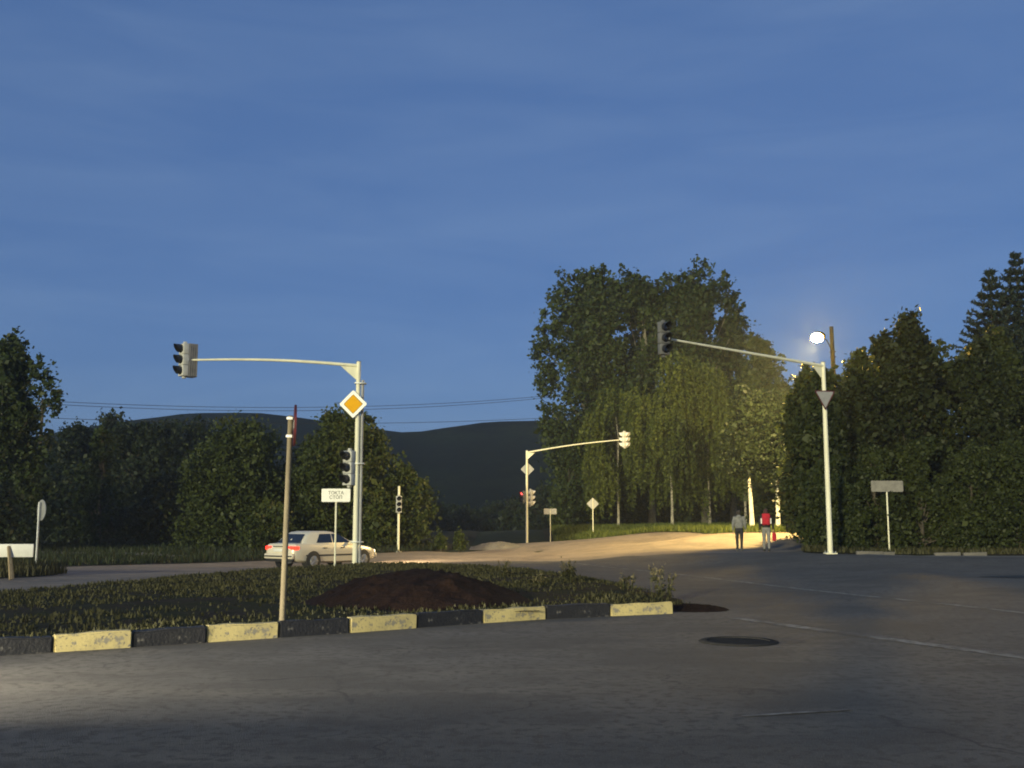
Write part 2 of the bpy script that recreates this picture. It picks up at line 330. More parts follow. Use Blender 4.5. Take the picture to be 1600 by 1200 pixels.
VH = [(12.0, 45.4), (11.4, 43.0), (11.5, 40.3), (12.6, 39.4), (15, 40.0), (19.7, 40.6), (30, 41.5), (64, 43), (64, 110), (40, 110), (26, 78), (17.5, 58), (14.8, 53.5), (13.0, 48)]
for nm, p, st in (('verge_left', VL, .8), ('verge_far', VF, 1.5), ('grass_bank', VR, 1.0), ('verge_right', VH, 1.2)):
    sheet(nm, p, st, verge_z, M['grassground'])
sheet('side_road', [(-4.6, 57.0), (16, 57.0), (15.5, 62), (13, 70), (9.4, 76), (6, 80.5), (3.8, 83.5), (1.4, 83), (.2, 80), (.6, 74), (-.6, 66), (-3, 61.5), (-4.4, 59)], 1.2, lambda x, y, d: G(x, y) - .012 + .02 * sstep(d / .8), M['dusty_lamplit'])
sheet('far_road', [(-64, 15), (-14.5, 14), (-12.9, 18), (-11.5, 23.5), (-10.3, 27.9), (-8.1, 34.6), (-6.2, 37.9), (-4.7, 39.6), (-1.1, 45.6), (2.2, 45.4), (5, 41.6), (8.4, 42.2), (11.6, 43.6), (13.4, 47), (16, 58), (16, 60), (-6, 60), (-64, 42)], .9, lambda x, y, d: G(x, y) - .008 + .016 * sstep(d / .5), M['dusty_lamplit'])  # junction edge of the pale tone paints the hedge's shadow line
sheet('dirt_edge', [(-14.4, 13), (-13.3, 18), (-11.95, 23.5), (-10.75, 27.9), (-8.5, 34.7), (-6.8, 37.9), (-6.2, 37.5), (-7.7, 34.4), (-9.8, 27.8), (-11.0, 23.4), (-12.4, 18), (-13.4, 13)], .4, lambda x, y, d: G(x, y) - .01 + .04 * sstep(d / .25), M['paledust'])
sheet('gravel_path', [(-24, 51.0), (-19.5, 50.0), (-15.2, 48.2), (-14.6, 49.0), (-18, 51.6), (-24, 53)], .8, lambda x, y, d: G(x, y) + .13 + .02 * sstep(d), M['gravel'])
sheet('dirt_shoulder', [(12.4, 38.6), (16, 38.9), (24, 39.2), (40, 40), (40, 42), (24, 41.0), (15.2, 40.0), (12.4, 39.4)], .5, lambda x, y, d: G(x, y) - .02 + .05 * sstep(d / .4), M['gravel'])
# hills beyond the valley
rp = np.array([(-2400, 730), (-900, 715), (-300, 705), (0, 692), (100, 674), (200, 659), (290, 646), (400, 645), (480, 655), (560, 667), (640, 678), (700, 669), (760, 661), (880, 657), (1000, 652), (1200, 660), (1600, 690), (2400, 720), (4200, 760)], float)
RX, RZ = (rp[:, 0] - 800) / 1650 * 280, (815 - rp[:, 1]) / 1650 * 280 + 1.6
def hill_z(x, y):
    r = np.interp(x, RX, RZ) + 3; t = np.clip((y - 135) / 145, 0, 1); back = np.clip((y - 280) / 300, 0, 1)
    return -3 + r * (t ** 1.35) * (1 - .8 * back) + (wobble(x, y, .045) * .8 + wobble(x, y, .16) * .25) * t * (1 - t * .75)
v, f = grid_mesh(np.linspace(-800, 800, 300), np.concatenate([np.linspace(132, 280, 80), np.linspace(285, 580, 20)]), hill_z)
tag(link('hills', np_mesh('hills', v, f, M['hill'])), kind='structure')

# kerb of painted blocks
kerb = tag(empty('kerb', (0, 0, 0)), kind='structure')
for i in range(len(KERB) - 1):
    a, b = Vector((*KERB[i], 0)), Vector((*KERB[i + 1], 0)); c = (a + b) / 2; d = b - a; ln = d.length; ang = math.atan2(d.y, d.x)
    yel = (i % 2 == 1) if i >= 7 else (i % 2 == 1)
    bm = bmesh.new(); bmesh.ops.create_cube(bm, size=1); bmesh.ops.scale(bm, vec=(ln - .018, .16, .30), verts=bm.verts)
    bmesh.ops.bevel(bm, geom=bm.edges[:], offset=.018, segments=2, affect='EDGES')
    bmesh.ops.subdivide_edges(bm, edges=[e for e in bm.edges if abs((e.verts[0].co - e.verts[1].co).x) > .5], cuts=7)
    for vt in bm.verts:
        k = .014 if vt.co.z > .1 else .004
        vt.co.z += random.uniform(-k * .6, k * .2) + .006 * math.sin(vt.co.x * 9 + i); vt.co.y += random.uniform(-.004, .004)
    me = bpy.data.meshes.new('kerb_block'); bm.to_mesh(me); bm.free(); me.shade_smooth(); me.set_sharp_from_angle(angle=R(50))
    me.materials.append(M['yellow'] if yel else M['black'])
    o = link('kerb_block', me, kerb, None, (c.x, c.y, .06 + random.uniform(-.01, .012)), (random.uniform(-.06, .06), random.uniform(-.02, .02), ang + random.uniform(-.025, .025)))
    o['label'] = 'yellow painted kerb block' if yel else 'black painted kerb block'
# low kerb stones at the hedge
for x, y, ln in ((13.3, 39.75, 1.0), (14.0, 39.95, .6), (16.4, 40.25, 1.0), (17.5, 40.4, .9)):
    bm = MB().box((0, 0, 0), (ln, .15, .22), bev=.02)
    o = tag(bm.build('kerb_stone', M['gravel'], None, (x, y, g(x, y) + .02), (0, random.uniform(-.03, .03), .08)), kind='structure')

# worn markings: thin sheets that follow the road
def stripe(pts, w, name='road_marking'):
    p = [Vector(q) for q in pts]; vs, fs = [], []
    n = 0
    for i in range(len(p) - 1):
        for k in range(12 if i < len(p) - 2 else 13):
            t = k / 12; q = p[i].lerp(p[i + 1], t); d = (p[i + 1] - p[i]).normalized(); s = Vector((-d.y, d.x))
            for e in (-1, 1):
                r = q + s * e * (w / 2 + random.uniform(-.015, .01)); vs.append((r.x, r.y, g(r.x, r.y) + .006))
            n += 1
    for k in range(n - 1): fs.append((2 * k, 2 * k + 1, 2 * k + 3, 2 * k + 2))
    me = bpy.data.meshes.new(name); me.from_pydata(vs, [], fs); me.materials.append(M['wornpaint']); return tag(link(name, me), kind='structure')
stripe([(1.4, 42.5), (3.5, 35.8), (8.2, 21), (10.5, 14)], .20)
stripe([(3.7, 17.9), (4.8, 15.5), (6.3, 12.3)], .26)
stripe([(1.9, 9.0), (2.9, 9.3)], .07)
# sunken manhole
mh = tag(empty('manhole_cover', (3.03, 14.45, .004)), 'dark round manhole cover sunk in the asphalt right of the kerb end', 'manhole')
MB().tube([(0, 0, 0), (0, 0, .012)], .40, 32).build('lid', M['iron'], mh)
rg = MB()
for k in range(32):
    a0, a1 = 2 * math.pi * k / 32, 2 * math.pi * (k + 1) / 32
    q = [(r * math.cos(a), r * math.sin(a), z) for a in (a0, a1) for r, z in ((.41, .004), (.41, .018), (.50, .018), (.53, .004))]
    rg.add(q, [(0, 1, 5, 4), (1, 2, 6, 5), (2, 3, 7, 6)])
rg.build('frame_ring', M['iron'], mh)
# dark wet patch at the right
tag(sheet('wet_patch', [(12.2, 28.2), (13.0, 27.6), (14.6, 27.7), (16, 28.1), (15.6, 28.8), (13.6, 28.9)], .3, lambda x, y, d: G(x, y) + .008, mat('damp_asphalt', (.022, .021, .021), .4, noise=[(3, (.04, .038, .036), .4, .65)])))

# ------------------------------------------------------------------ grass and weeds
def blades(name, polys, n, h, zf, m, w=.022, avoid=None, dens=None, lean=.35):
    out = []
    for P in polys:
        B = np.array(P); a, b = B.min(0), B.max(0); p = RNG.uniform(a, b, (int(n * 2.2), 2)); p = p[inside(p, B)]
        if dens is not None: p = p[RNG.uniform(0, 1, len(p)) < dens(p)]
        out.append(p[:n])
    p = np.vstack(out); n = len(p); z = zf(p[:, 0], p[:, 1]) - .01
    hh = h[0] + (h[1] - h[0]) * RNG.uniform(0, 1, n) ** 2
    a = RNG.uniform(0, 2 * np.pi, n); t = RNG.uniform(0, 2 * np.pi, n); ww = w * RNG.uniform(.6, 1.3, n)
    ln = hh * RNG.uniform(0, lean, n)
    base = np.column_stack([p, z]); s = np.column_stack([np.cos(a), np.sin(a), np.zeros(n)]) * ww[:, None]
    tip = base + np.column_stack([np.cos(t) * ln, np.sin(t) * ln, hh]); mid = base + np.column_stack([np.cos(t) * ln * .3, np.sin(t) * ln * .3, hh * .55])
    v = np.stack([base - s, base + s, mid + s * .7, tip, mid - s * .7], 1).reshape(-1, 3)
    i = np.arange(n) * 5; f = np.stack([i, i + 1, i + 2, i + 3, i + 4], -1)
    return np_mesh(name, v, f, m, False, RNG.uniform(0, 1, n))
def dn(p):
    dk = edge_dist(p, KB, False); bare = np.exp(-((dk - 3.6) / 1.7) ** 2) * .75          # a trampled bare strip runs along the middle
    return np.clip(.62 + .75 * wobble(p[:, 0], p[:, 1], .75) + .25 * wobble(p[:, 0] + 9, p[:, 1], 2.1) - bare, .03, 1)
tag(link('island_grass', blades('island_grass', [ISL], 80000, (.015, .10), isl_z, LF['grass'], .02, dens=dn)), 'patchy dark grass growing on the traffic island', 'grass', kind='stuff')
VLn = [(-26, 26.6), (-14.6, 29.5), (-13.4, 31.0), (-13.3, 32.2), (-14.2, 33.4), (-16, 34.4), (-26, 35)]
vz = lambda x, y: G(x, y) + .06
tag(link('verge_grass', blades('verge_grass', [VLn], 12000, (.12, .5), vz, LF['grass'], .025)), 'long green grass on the verge at the left edge', 'grass', kind='stuff')
tag(link('far_verge_grass', blades('far_verge_grass', [[(-30, 39.5), (-17, 39.5), (-15, 41.6), (-10.8, 47.5), (-6.5, 54), (-4.6, 58), (-4, 66), (-12, 66), (-30, 62)]], 22000, (.08, .4), vz, LF['dark'], .035)), 'rough grass under the trees beyond the far road', 'grass', kind='stuff')
tag(link('bank_grass', blades('bank_grass', [[(3.2, 80), (5.4, 76.8), (8.6, 71.3), (11.5, 67), (13.4, 60.6), (14.5, 58.6), (17, 66), (21, 90), (3.4, 94)]], 45000, (.12, .5), vz, LF['brightgrass'], .04)), 'bright green grass bank in front of the birches', 'grass', kind='stuff')
tag(link('hedge_grass', blades('hedge_grass', [[(11.7, 43), (11.8, 40.6), (12.8, 39.8), (15, 40.4), (20, 41), (30, 42), (30, 44), (12.2, 45)]], 9000, (.06, .3), vz, LF['grass'], .03)), 'short weeds along the foot of the hedge', 'grass', kind='stuff')

def weed(x, y, h, n, label, kindm='grass', head='straw', zf=None):
    z = float(isl_z(x, y)[0]) if zf is None else zf(x, y)
    t = tag(empty('weed', (x, y, z)), label, 'weed', 'tall weeds on the island')
    st = MB(); lv = []; hd = []
    for k in range(n):
        a = random.uniform(0, 6.28); l = random.uniform(.05, .3) * h; hh = h * random.uniform(.55, 1); r0 = random.uniform(0, .18)
        b = Vector((math.cos(a) * r0, math.sin(a) * r0, 0)); tip = b + Vector((math.cos(a) * l, math.sin(a) * l, hh))
        st.tube([b, b.lerp(tip, .5) + Vector((0, 0, .02)), tip], [.006, .005, .003], 4)
        for q in range(9): lv.append(tuple(b.lerp(tip, random.uniform(.1, .8)) + Vector((random.gauss(0, .04), random.gauss(0, .04), 0))))
        for q in range(14): hd.append(tuple(tip + Vector((random.gauss(0, .025), random.gauss(0, .025), random.gauss(-.06, .07)))))
    tag(st.build('stem', mat_stem, t), kind='stuff'); tag(link('leaves', leaf_mesh(np.array(lv), .10, .02, LF[kindm]), t), kind='stuff'); tag(link('seed_head', leaf_mesh(np.array(hd), .05, .012, LF[head]), t), kind='stuff')
mat_stem = mat('weed_stem', (.07, .075, .03), .8)

# ------------------------------------------------------------------ trees
def leaf_mesh(c, size, half, m, up=.25, jit=.5, hang=0, tone=None):
    n = len(c)
    a = RNG.normal(size=(n, 3)); a[:, 2] -= hang; a /= np.linalg.norm(a, axis=1, keepdims=True) + 1e-9
    nr = RNG.normal(size=(n, 3)); nr[:, 2] += up; b = np.cross(a, nr); b /= np.linalg.norm(b, axis=1, keepdims=True) + 1e-9
    s = size * np.exp(RNG.normal(0, .36, (n, 1))); w = half * s / size
    v = np.stack([c - a * s * .5, c + b * w - a * s * .05, c + a * s * .5, c - b * w - a * s * .05], 1).reshape(-1, 3)
    i = np.arange(n) * 4; f = np.stack([i, i + 1, i + 2, i + 3], -1)
    return np_mesh('crown', v, f, m, False, RNG.beta(2, 2.2, n) if tone is None else np.clip(.45 * RNG.beta(2, 2.2, n) + .55 * tone, 0, 1))
def sphere_pts(n):
    p = RNG.normal(size=(n, 3)); return p / np.linalg.norm(p, axis=1, keepdims=True)
def limbs(mb, base, top, r, lobes, nseg=7, side=6, share=.8):
    """wobbling tapered trunk and a limb to each lobe"""
    b, t = Vector(base), Vector(top); pts = []
    for k in range(nseg + 1):
        q = b.lerp(t, k / nseg); w = .03 * (t - b).length * math.sin(k * 1.7 + b.x) * (k / nseg) * .5; pts.append(q + Vector((w, w * .6, 0)))
    mb.tube(pts, [r * (1 - .82 * (k / nseg)) * (1.35 if k == 0 else 1) for k in range(nseg + 1)], side + 2)
    for c, rr in lobes:
        c = Vector(c); hz = (c.z - b.z) / max((t.z - b.z), .1); k = max(.12, min(.92, hz * random.uniform(.45, .75))); s = b.lerp(t, k)
        j = pts[min(nseg, int(round(k * nseg)))]; s = Vector((j.x, j.y, s.z)); mid = s.lerp(c, .55) + Vector((0, 0, .12 * (c - s).length))
        r0 = r * .42 * (1 - .6 * k); mb.tube([s, mid, c + Vector((0, 0, rr[2] * .5))], [r0, r0 * .6, r0 * .15], side, False)
GRP = {'poplar': 'poplars', 'birch': 'birches'}
def tree(name, x, y, h, w, label, species='dark', lobes=24, clumps=18, leaves=16, leaf=.2, low=.18, stretch=1.0, trunk_r=None, bark='bark', group=None, top_w=.35, cat='tree', peaks=None, flat=None, base_w=.6):
    z = g(x, y) + .04; t = tag(empty(name, (x, y, z)), label, cat, group)
    L_ = []; lobes = int(lobes * 1.35); clumps = int(clumps * 1.5); leaf *= 1.08
    for k in range(lobes):
        u = (k + random.random()) / lobes; zz = h * (low + (1 - low) * u * .93)
        env = math.sin(math.pi * min(1, (u * .78 + .12))) ** .7 * (1 - u * (1 - top_w)) * 1.12 if flat is None else flat(u)
        env = max(env, .12) if u > .2 else max(env, base_w)
        a = random.uniform(0, 6.283); rr = w * .5 * env * math.sqrt(random.uniform(.12, 1)) * .8
        s = w * random.uniform(.09, .22) * (1.25 - .5 * u)
        L_.append(((rr * math.cos(a), rr * math.sin(a), zz), (s, s, s * stretch * random.uniform(.9, 1.3))))
    for px, pz, s in (peaks or []): L_.append(((px, random.uniform(-.4, .4), pz), (s, s, s * stretch * 1.25)))
    pts = []; tn = []
    for c, r in L_:
        lt_ = random.uniform(-.22, .22)                                            # this lobe's own lighter or darker green
        d = sphere_pts(clumps) * RNG.uniform(.45, 1.08, (clumps, 1)); cc = np.array(c) + d * np.array(r)
        cr_ = RNG.uniform(.10, .36, (clumps, 1, 1)) * r[0] * 1.1
        pts.append((cc[:, None, :] + RNG.normal(size=(clumps, leaves, 3)) * cr_ * np.array([1, 1, .8])).reshape(-1, 3)); tn.append(np.repeat(RNG.beta(1.5, 1.7, clumps) + lt_, leaves))
        ns = max(2, clumps // 9); d = sphere_pts(ns) * RNG.uniform(1.02, 1.28, (ns, 1)); d[:, 2] = np.abs(d[:, 2]) * .9   # loose sprigs past the outline
        cc = np.array(c) + d * np.array(r); pts.append((cc[:, None, :] + RNG.normal(size=(ns, leaves // 2, 3)) * np.array([.10, .10, .2]) * (.6 + r[0] * .4)).reshape(-1, 3)); tn.append(np.repeat(RNG.uniform(.3, .9, ns), leaves // 2))
    p = np.vstack(pts); tn = np.concatenate(tn); k_ = p[:, 2] > .15; p, tn = p[k_], tn[k_]
    mb = MB(); limbs(mb, (0, 0, -.2), (random.uniform(-.03, .03) * h, 0, h * .86), trunk_r or h * .013 + .03, [] if bark == 'birch' else L_)
    if bark == 'birch': lm = MB(); limbs(lm, (0, 0, h * .3), (0, 0, h * .85), trunk_r * .5, L_); lm.build('limbs', M['bark'], t)
    mb.build('trunk', M[bark], t); link('crown', leaf_mesh(p, leaf, leaf * .32, LF[species], tone=tn), t)
    return t
def weeping(name, x, y, h, w, label, strands=420, group=None, trunk_r=.11, low=.12, leafm='birch', lean=0):
    z = g(x, y) + .04; t = tag(empty(name, (x, y, z)), label, 'tree', group)
    mb = MB(); L_ = []
    for k in range(16):
        u = (k + .5) / 16; a = random.uniform(0, 6.283); rr = w * .5 * math.sin(math.pi * min(.97, .2 + u * .75)) * random.uniform(.35, .95)
        L_.append(((rr * math.cos(a) + lean * u, rr * math.sin(a), h * (.32 + .64 * u)), (w * .12, w * .12, w * .14)))
    limbs(mb, (0, 0, -.2), (lean, 0, h * .93), trunk_r, []); lm = MB(); limbs(lm, (0, 0, h * .3), (lean, 0, h * .92), trunk_r * .5, L_); lm.build('limbs', M['bark'], t)
    pts = []
    for k in range(strands):
        c, r = random.choice(L_); s = np.array(c) + sphere_pts(1)[0] * np.array(r) * 1.5; ln = random.uniform(.6, 2.6) * min(1, (s[2] - low * h) / 2 + .2)
        if ln < .3: continue
        nl = int(ln / .075); q = np.linspace(0, 1, nl)[:, None]
        out = np.array([s[0] - lean * .5, s[1], 0]); out = out / (np.linalg.norm(out) + .3) * .28
        pts.append(s + out * q ** .5 + np.array([0, 0, -ln]) * q + RNG.normal(size=(nl, 3)) * .055)
    for c, r in L_: pts.append(np.array(c) + sphere_pts(130) * RNG.uniform(.2, 1.3, (130, 1)) * np.array(r))
    p = np.vstack(pts); p = p[p[:, 2] > .3]
    mb.build('trunk', M['birchdim'], t); link('crown', leaf_mesh(p, .19, .055, LF[leafm], hang=1.2), t)
    return t
def spruce(x, y, h, w, label):
    z = g(x, y); t = tag(empty('spruce_tree', (x, y, z)), label, 'tree', 'spruces behind the hedge')
    mb = MB().tube([(0, 0, -.2), (0, 0, h * .5), (0, 0, h)], [.2, .11, .012], 7); pts = []; dirs = []
    zz = h - .25
    while zz > h * .25:
        u = (h - zz) / h; ln = .12 + w * .5 * min(1, u * 2.3) * random.uniform(.82, 1.12)
        for k in range(11):
            a = 2 * math.pi * (k + random.random() * .7) / 11; l = ln * random.uniform(.75, 1.1); d = Vector((math.cos(a), math.sin(a), 0))
            p0 = Vector((0, 0, zz)); p1 = p0 + d * l * .6 + Vector((0, 0, -.16 * l)); p2 = p0 + d * l * 1.12 + Vector((0, 0, -.05 * l + .16))
            mb.tube([p0, p1, p2], [.018, .012, .004], 3, False)
            for q in range(int(16 + l * 46)):
                s = math.sqrt(random.random()); b = p0.lerp(p1, s / .6) if s < .6 else p1.lerp(p2, (s - .6) / .4)
                side = Vector((-d.y, d.x, 0)) * random.uniform(-1, 1) * l * .22 * (1.1 - s)
                pts.append(tuple(b + side + Vector((0, 0, random.uniform(-.10, .03)))))
        zz -= random.uniform(.38, .55)
    mb.build('trunk', M['bark'], t); link('crown', leaf_mesh(np.array(pts), .26, .035, LF['spruce'], up=1), t)

# left edge
tree('poplar_tree', -27.6, 57, 11.2, 6.4, 'tall dark leafy poplar at the left edge of the view', 'poplar', 44, 18, 15, .2, .06, 1.5, bark='barkpale', peaks=[(.3, 10.7, .6), (2.0, 9.3, .6), (2.6, 7.9, .6), (-1.2, 10.0, .6)])
tree('poplar_tree', -31.5, 59, 11.5, 5.5, 'second tall poplar, cut by the left edge of the view', 'poplar', 26, 16, 14, .2, .08, 1.5, bark='barkpale')
tree('leafy_tree', -25.6, 66, 7.6, 3.4, 'small tree leaning out right of the tall left poplar', 'poplar', 18, 14, 13, .18, .1)
tree('shrub', -26, 52, 3.6, 6.0, 'broad dark shrub under the tall poplar behind the round sign', 'dark', 20, 16, 14, .18, .06, .8, cat='shrub')
# dark wood behind
for i, (px, top, D, wd, lb) in enumerate([
    (128, 672, 84, 4.6, 'leftmost low tree of the dark row below the hill'), (172, 657, 86, 4.6, 'dark tree with two thin tops left of the hill slope'), (215, 668, 82, 5.0, 'dark rounded tree below the left end of the hill'),
    (262, 672, 84, 5.2, 'dark tree under the mast-arm signal'), (305, 664, 88, 5.0, 'dark tree right of the mast-arm signal, below the hilltop'), (345, 688, 90, 4.5, 'small dark tree between the row and the big olive tree')]):
    X = (px - 800) / 1650 * D; Z = (815 - top) / 1650 * D + 1.6
    tree('leafy_tree', X, D, Z, wd * 1.6, lb, 'dark', 38, 16, 14, .22, .03, 1.0, group='dark trees below the hill', top_w=.8, base_w=.9, peaks=[(0, Z - .5, .5)])
for i, (X, D, Z, wd, lb) in enumerate([(-29, 72, 4.8, 8, 'wide dark thicket at the back of the clearing on the left'), (-22.5, 70, 4.6, 7, 'dark thicket in the middle of the clearing'), (-17.5, 72, 5.0, 7, 'dark thicket beside the olive tree on the clearing')]):
    tree('shrub', X, D, Z, wd, lb, 'dark', 24, 16, 14, .22, .02, .8, cat='shrub', group='dark thickets in the clearing', base_w=.9)
# olive trees behind the car
tree('leafy_tree', -15.2, 60, 6.8, 7.4, 'broad olive green tree left of the leaning post', 'olive', 56, 18, 16, .17, .02, 1.0, top_w=.7, base_w=.9, peaks=[(.4, 6.6, .45), (-1.2, 5.7, .6), (1.3, 5.9, .5)])
tree('leafy_tree', -11.9, 62, 6.2, 5.4, 'lower tree between the leaning post and the mast', 'olive', 26, 16, 15, .17, .03, 1.1, base_w=.9, top_w=.5)
tree('leafy_tree', -9.2, 59, 7.3, 6.2, 'tall olive tree directly behind the left mast', 'olive', 46, 18, 16, .17, .02, 1.15, top_w=.75, base_w=.85, peaks=[(-.9, 7.2, .4), (.9, 6.9, .5), (.2, 6.8, .5), (1.7, 5.8, .5)])
tree('leafy_tree', -6.1, 60, 4.7, 3.8, 'small olive tree behind the short signal post', 'olive', 32, 16, 15, .16, .03, 1.0, base_w=.9, top_w=.75)
tree('shrub', -12.6, 56, 2.2, 4.6, 'low shrub behind the passing car', 'olive', 16, 14, 14, .15, .05, .7, cat='shrub', base_w=.9)
tree('shrub', -7.2, 57.6, 1.5, 2.2, 'low weedy shrub at the foot of the short signal post', 'olive', 12, 14, 14, .13, .05, .7, cat='shrub', base_w=.9)
tree('shrub', -3.85, 58, .95, .8, 'small round bush right of the short signal post', 'olive', 9, 12, 14, .10, .08, 1.1, cat='shrub', base_w=.8)
tree('shrub', -2.9, 58.5, 1.1, 1.0, 'small pointed bush on the brow of the road', 'olive', 10, 12, 14, .10, .06, 1.1, cat='shrub', base_w=.9)
# far dark trees in the valley
for i, (px, top, D, wd, lb) in enumerate([
    (672, 775, 128, 6.5, 'dark far tree just right of the small olive tree'), (705, 795, 140, 7, 'dark far tree above the two small bushes'), (740, 800, 135, 6.5, 'dark far tree in the middle of the valley gap'),
    (775, 792, 140, 6.5, 'dark far tree left of the far mast'), (808, 782, 130, 6, 'dark far tree touching the far mast pole'), (845, 760, 125, 7, 'dark far tree right of the far mast pole')]):
    X = (px - 800) / 1650 * D; Z = (815 - top) / 1650 * D + 2.2
    tree('leafy_tree', X, D, Z, wd, lb, 'dark', 22, 14, 12, .3, .0, .9, group='dark far trees in the valley gap', base_w=.9, top_w=.6)
# big group on the right of the middle
tree('poplar_tree', 7.4, 96, 23.0, 9.8, 'huge poplar with the leftmost crown of the tall group', 'poplar', 50, 24, 17, .30, .12, 1.35, bark='barkpale', top_w=.66,
     peaks=[(-2.6, 21.2, 1.3), (.7, 22.6, 1.0), (2.8, 21.8, 1.1), (-3.9, 18.0, 1.2), (-4.5, 15.8, 1.0), (-3.9, 9.8, 1.1), (-3.4, 8.0, 1.0), (-.8, 22.0, 1.1), (-4.2, 13.4, 1.0)], trunk_r=.34)
tree('poplar_tree', 12.8, 97, 22.8, 8.4, 'tall poplar in the middle of the tall group', 'poplar', 42, 24, 17, .30, .2, 1.4, bark='barkpale', top_w=.66, peaks=[(-1.1, 22.2, 1.0), (1.4, 21.6, 1.1), (2.6, 20.6, 1.0), (-2.6, 21.0, 1.0)], trunk_r=.3)
tree('poplar_tree', 17.4, 96, 22.8, 7.6, 'tall poplar with the highest right crown of the group', 'poplar', 42, 24, 17, .30, .2, 1.4, bark='barkpale', top_w=.66, peaks=[(0, 22.4, 1.1), (1.9, 21.4, 1.0), (3.1, 19.8, 1.0), (-1.6, 21.4, 1.0), (3.4, 17.6, 1.0)], trunk_r=.3)
tree('poplar_tree', 20.4, 98, 19.6, 5.4, 'poplar on the right flank of the tall group', 'poplar', 40, 20, 16, .28, .2, 1.4, bark='barkpale', top_w=.55)
tree('leafy_tree', 20.6, 87, 16.2, 5.4, 'slender tree left of the street lamp', 'olive', 42, 20, 16, .25, .15, 1.2, top_w=.5)
tree('leafy_tree', 19.4, 75, 10.6, 5.6, 'broad tree filling the gap left of the lamp mast', 'hedge', 40, 20, 16, .22, .1, 1.2, top_w=.6)
tree('leafy_tree', 5.2, 93, 8.4, 4.2, 'dark shrubby tree right of the far mast pole', 'poplar', 30, 18, 16, .24, .02, 1.2, base_w=.9)
tree('leafy_tree', 9.4, 100, 10, 6.6, 'dark tree filling the foot of the tall group', 'dark', 30, 18, 16, .28, .02, 1.1, base_w=.9)
tree('leafy_tree', 15.4, 101, 12, 7, 'dark tree behind the weeping birches', 'dark', 32, 18, 16, .28, .02, 1.1, base_w=.9)
tree('shrub', 15.2, 104, 5.2, 8, 'dark undergrowth behind the two walkers', 'dark', 24, 18, 15, .28, .02, .9, cat='shrub', base_w=.9)
tree('shrub', 22.4, 103, 6.0, 8.0, 'dark undergrowth behind the whitewashed trunks', 'dark', 24, 18, 15, .28, .02, .9, cat='shrub', base_w=.9)
weeping('birch_tree', 12.5, 83, 13.4, 7.2, 'weeping birch with a white trunk, centre of the grass bank', 1100, 'weeping birches')
weeping('birch_tree', 15.8, 85, 13.0, 6.8, 'weeping birch hanging low beside the walkers', 1100, 'weeping birches')
weeping('birch_tree', 8.8, 88, 11.4, 6.2, 'weeping birch behind the far mast-arm signal', 850, 'weeping birches')
weeping('birch_tree', 18.0, 82, 11.0, 4.6, 'small weeping birch, rightmost of the hanging crowns', 700, 'weeping birches', low=.28)
tree('birch_tree', 15.0, 66.5, 9.0, 4.2, 'tree with a whitewashed trunk between the walkers', 'dark', 34, 16, 15, .18, .44, 1.2, .16, 'birch', top_w=.5, base_w=.45)
tree('birch_tree', 16.6, 66.5, 8.8, 4.2, 'tree with a whitewashed trunk right of the red backpack', 'dark', 34, 16, 15, .18, .38, 1.2, .15, 'birch', top_w=.5, base_w=.45)
# hedge of trees on the right
HG = 'trees of the right-hand hedge'
for i_, (X, D, Z, wd, lb) in enumerate([
    (14.1, 47.5, 7.9, 3.3, 'leftmost hedge tree, just left of the lamp mast'), (15.3, 46.4, 7.6, 3.6, 'low hedge tree in front of the lamp pole'), (16.6, 49.5, 9.0, 3.8, 'hedge tree right of the lamp pole'),
    (17.9, 47.2, 10.4, 3.9, 'highest pointed hedge tree, left of the spruces'), (19.7, 49.5, 9.3, 4.2, 'hedge tree with a rounded top right of the pointed one'), (20.9, 46.8, 9.0, 3.8, 'hedge tree before the left spruce'),
    (22.9, 49.5, 9.9, 4.2, 'hedge tree before the right spruce'), (24.0, 46.8, 9.0, 4.0, 'hedge tree cut by the right edge of the view'),
    (14.9, 52, 8.5, 4.0, 'added hedge tree in the second row, screening lamp light left of the lamp pole'), (18.6, 53, 9.3, 4.4, 'added hedge tree in the second row, screening lamp light right of the lamp pole')]):  # second row added to close gaps that let lamp light through
    tree('hedge_tree', X, D, Z, wd, lb, ('hedge', 'hedgedark')[i_ % 2], 34, 20, 18, .17, .03, 1.5, group=HG, base_w=.8, top_w=.28,
         peaks=[(random.uniform(-.3, .3), Z - .3, .26), (random.uniform(-.4, .4), Z - .9, .38)] + [(random.choice((-1, 1)) * random.uniform(.5, 1.3), Z - random.uniform(1.2, 3.2), random.uniform(.3, .5)) for _ in range(6)])
HS = 'shrubs at the foot of the hedge'
for X, D, Z, wd, lb in [
    (13.5, 45.2, 3.8, 2.1, 'leafy shrub at the left corner of the hedge'), (13.3, 42.8, 2.9, 1.9, 'shrub right behind the lamp mast'), (14.9, 43.5, 4.4, 2.9, 'shrub behind the half-hidden plate sign'), (16.8, 43.6, 4.6, 3.0, 'shrub right of the half-hidden plate sign'),
    (18.8, 43.6, 4.4, 3.0, 'shrub below the highest hedge tree'), (20.8, 43.8, 4.6, 3.0, 'second shrub from the right edge along the hedge foot'), (22.6, 43.8, 4.6, 3.0, 'shrub at the right edge along the hedge foot')]:
    tree('shrub', X, D, Z, wd, lb, 'hedge', 30, 18, 16, .13, .03, 1.0, cat='shrub', group=HS, base_w=.95, top_w=.6)
spruce(28.0, 60.5, 15.6, 6.4, 'spruce with the lower top at the right edge')
spruce(29.8, 61, 16.8, 6.6, 'spruce with the highest top, cut by the right edge')

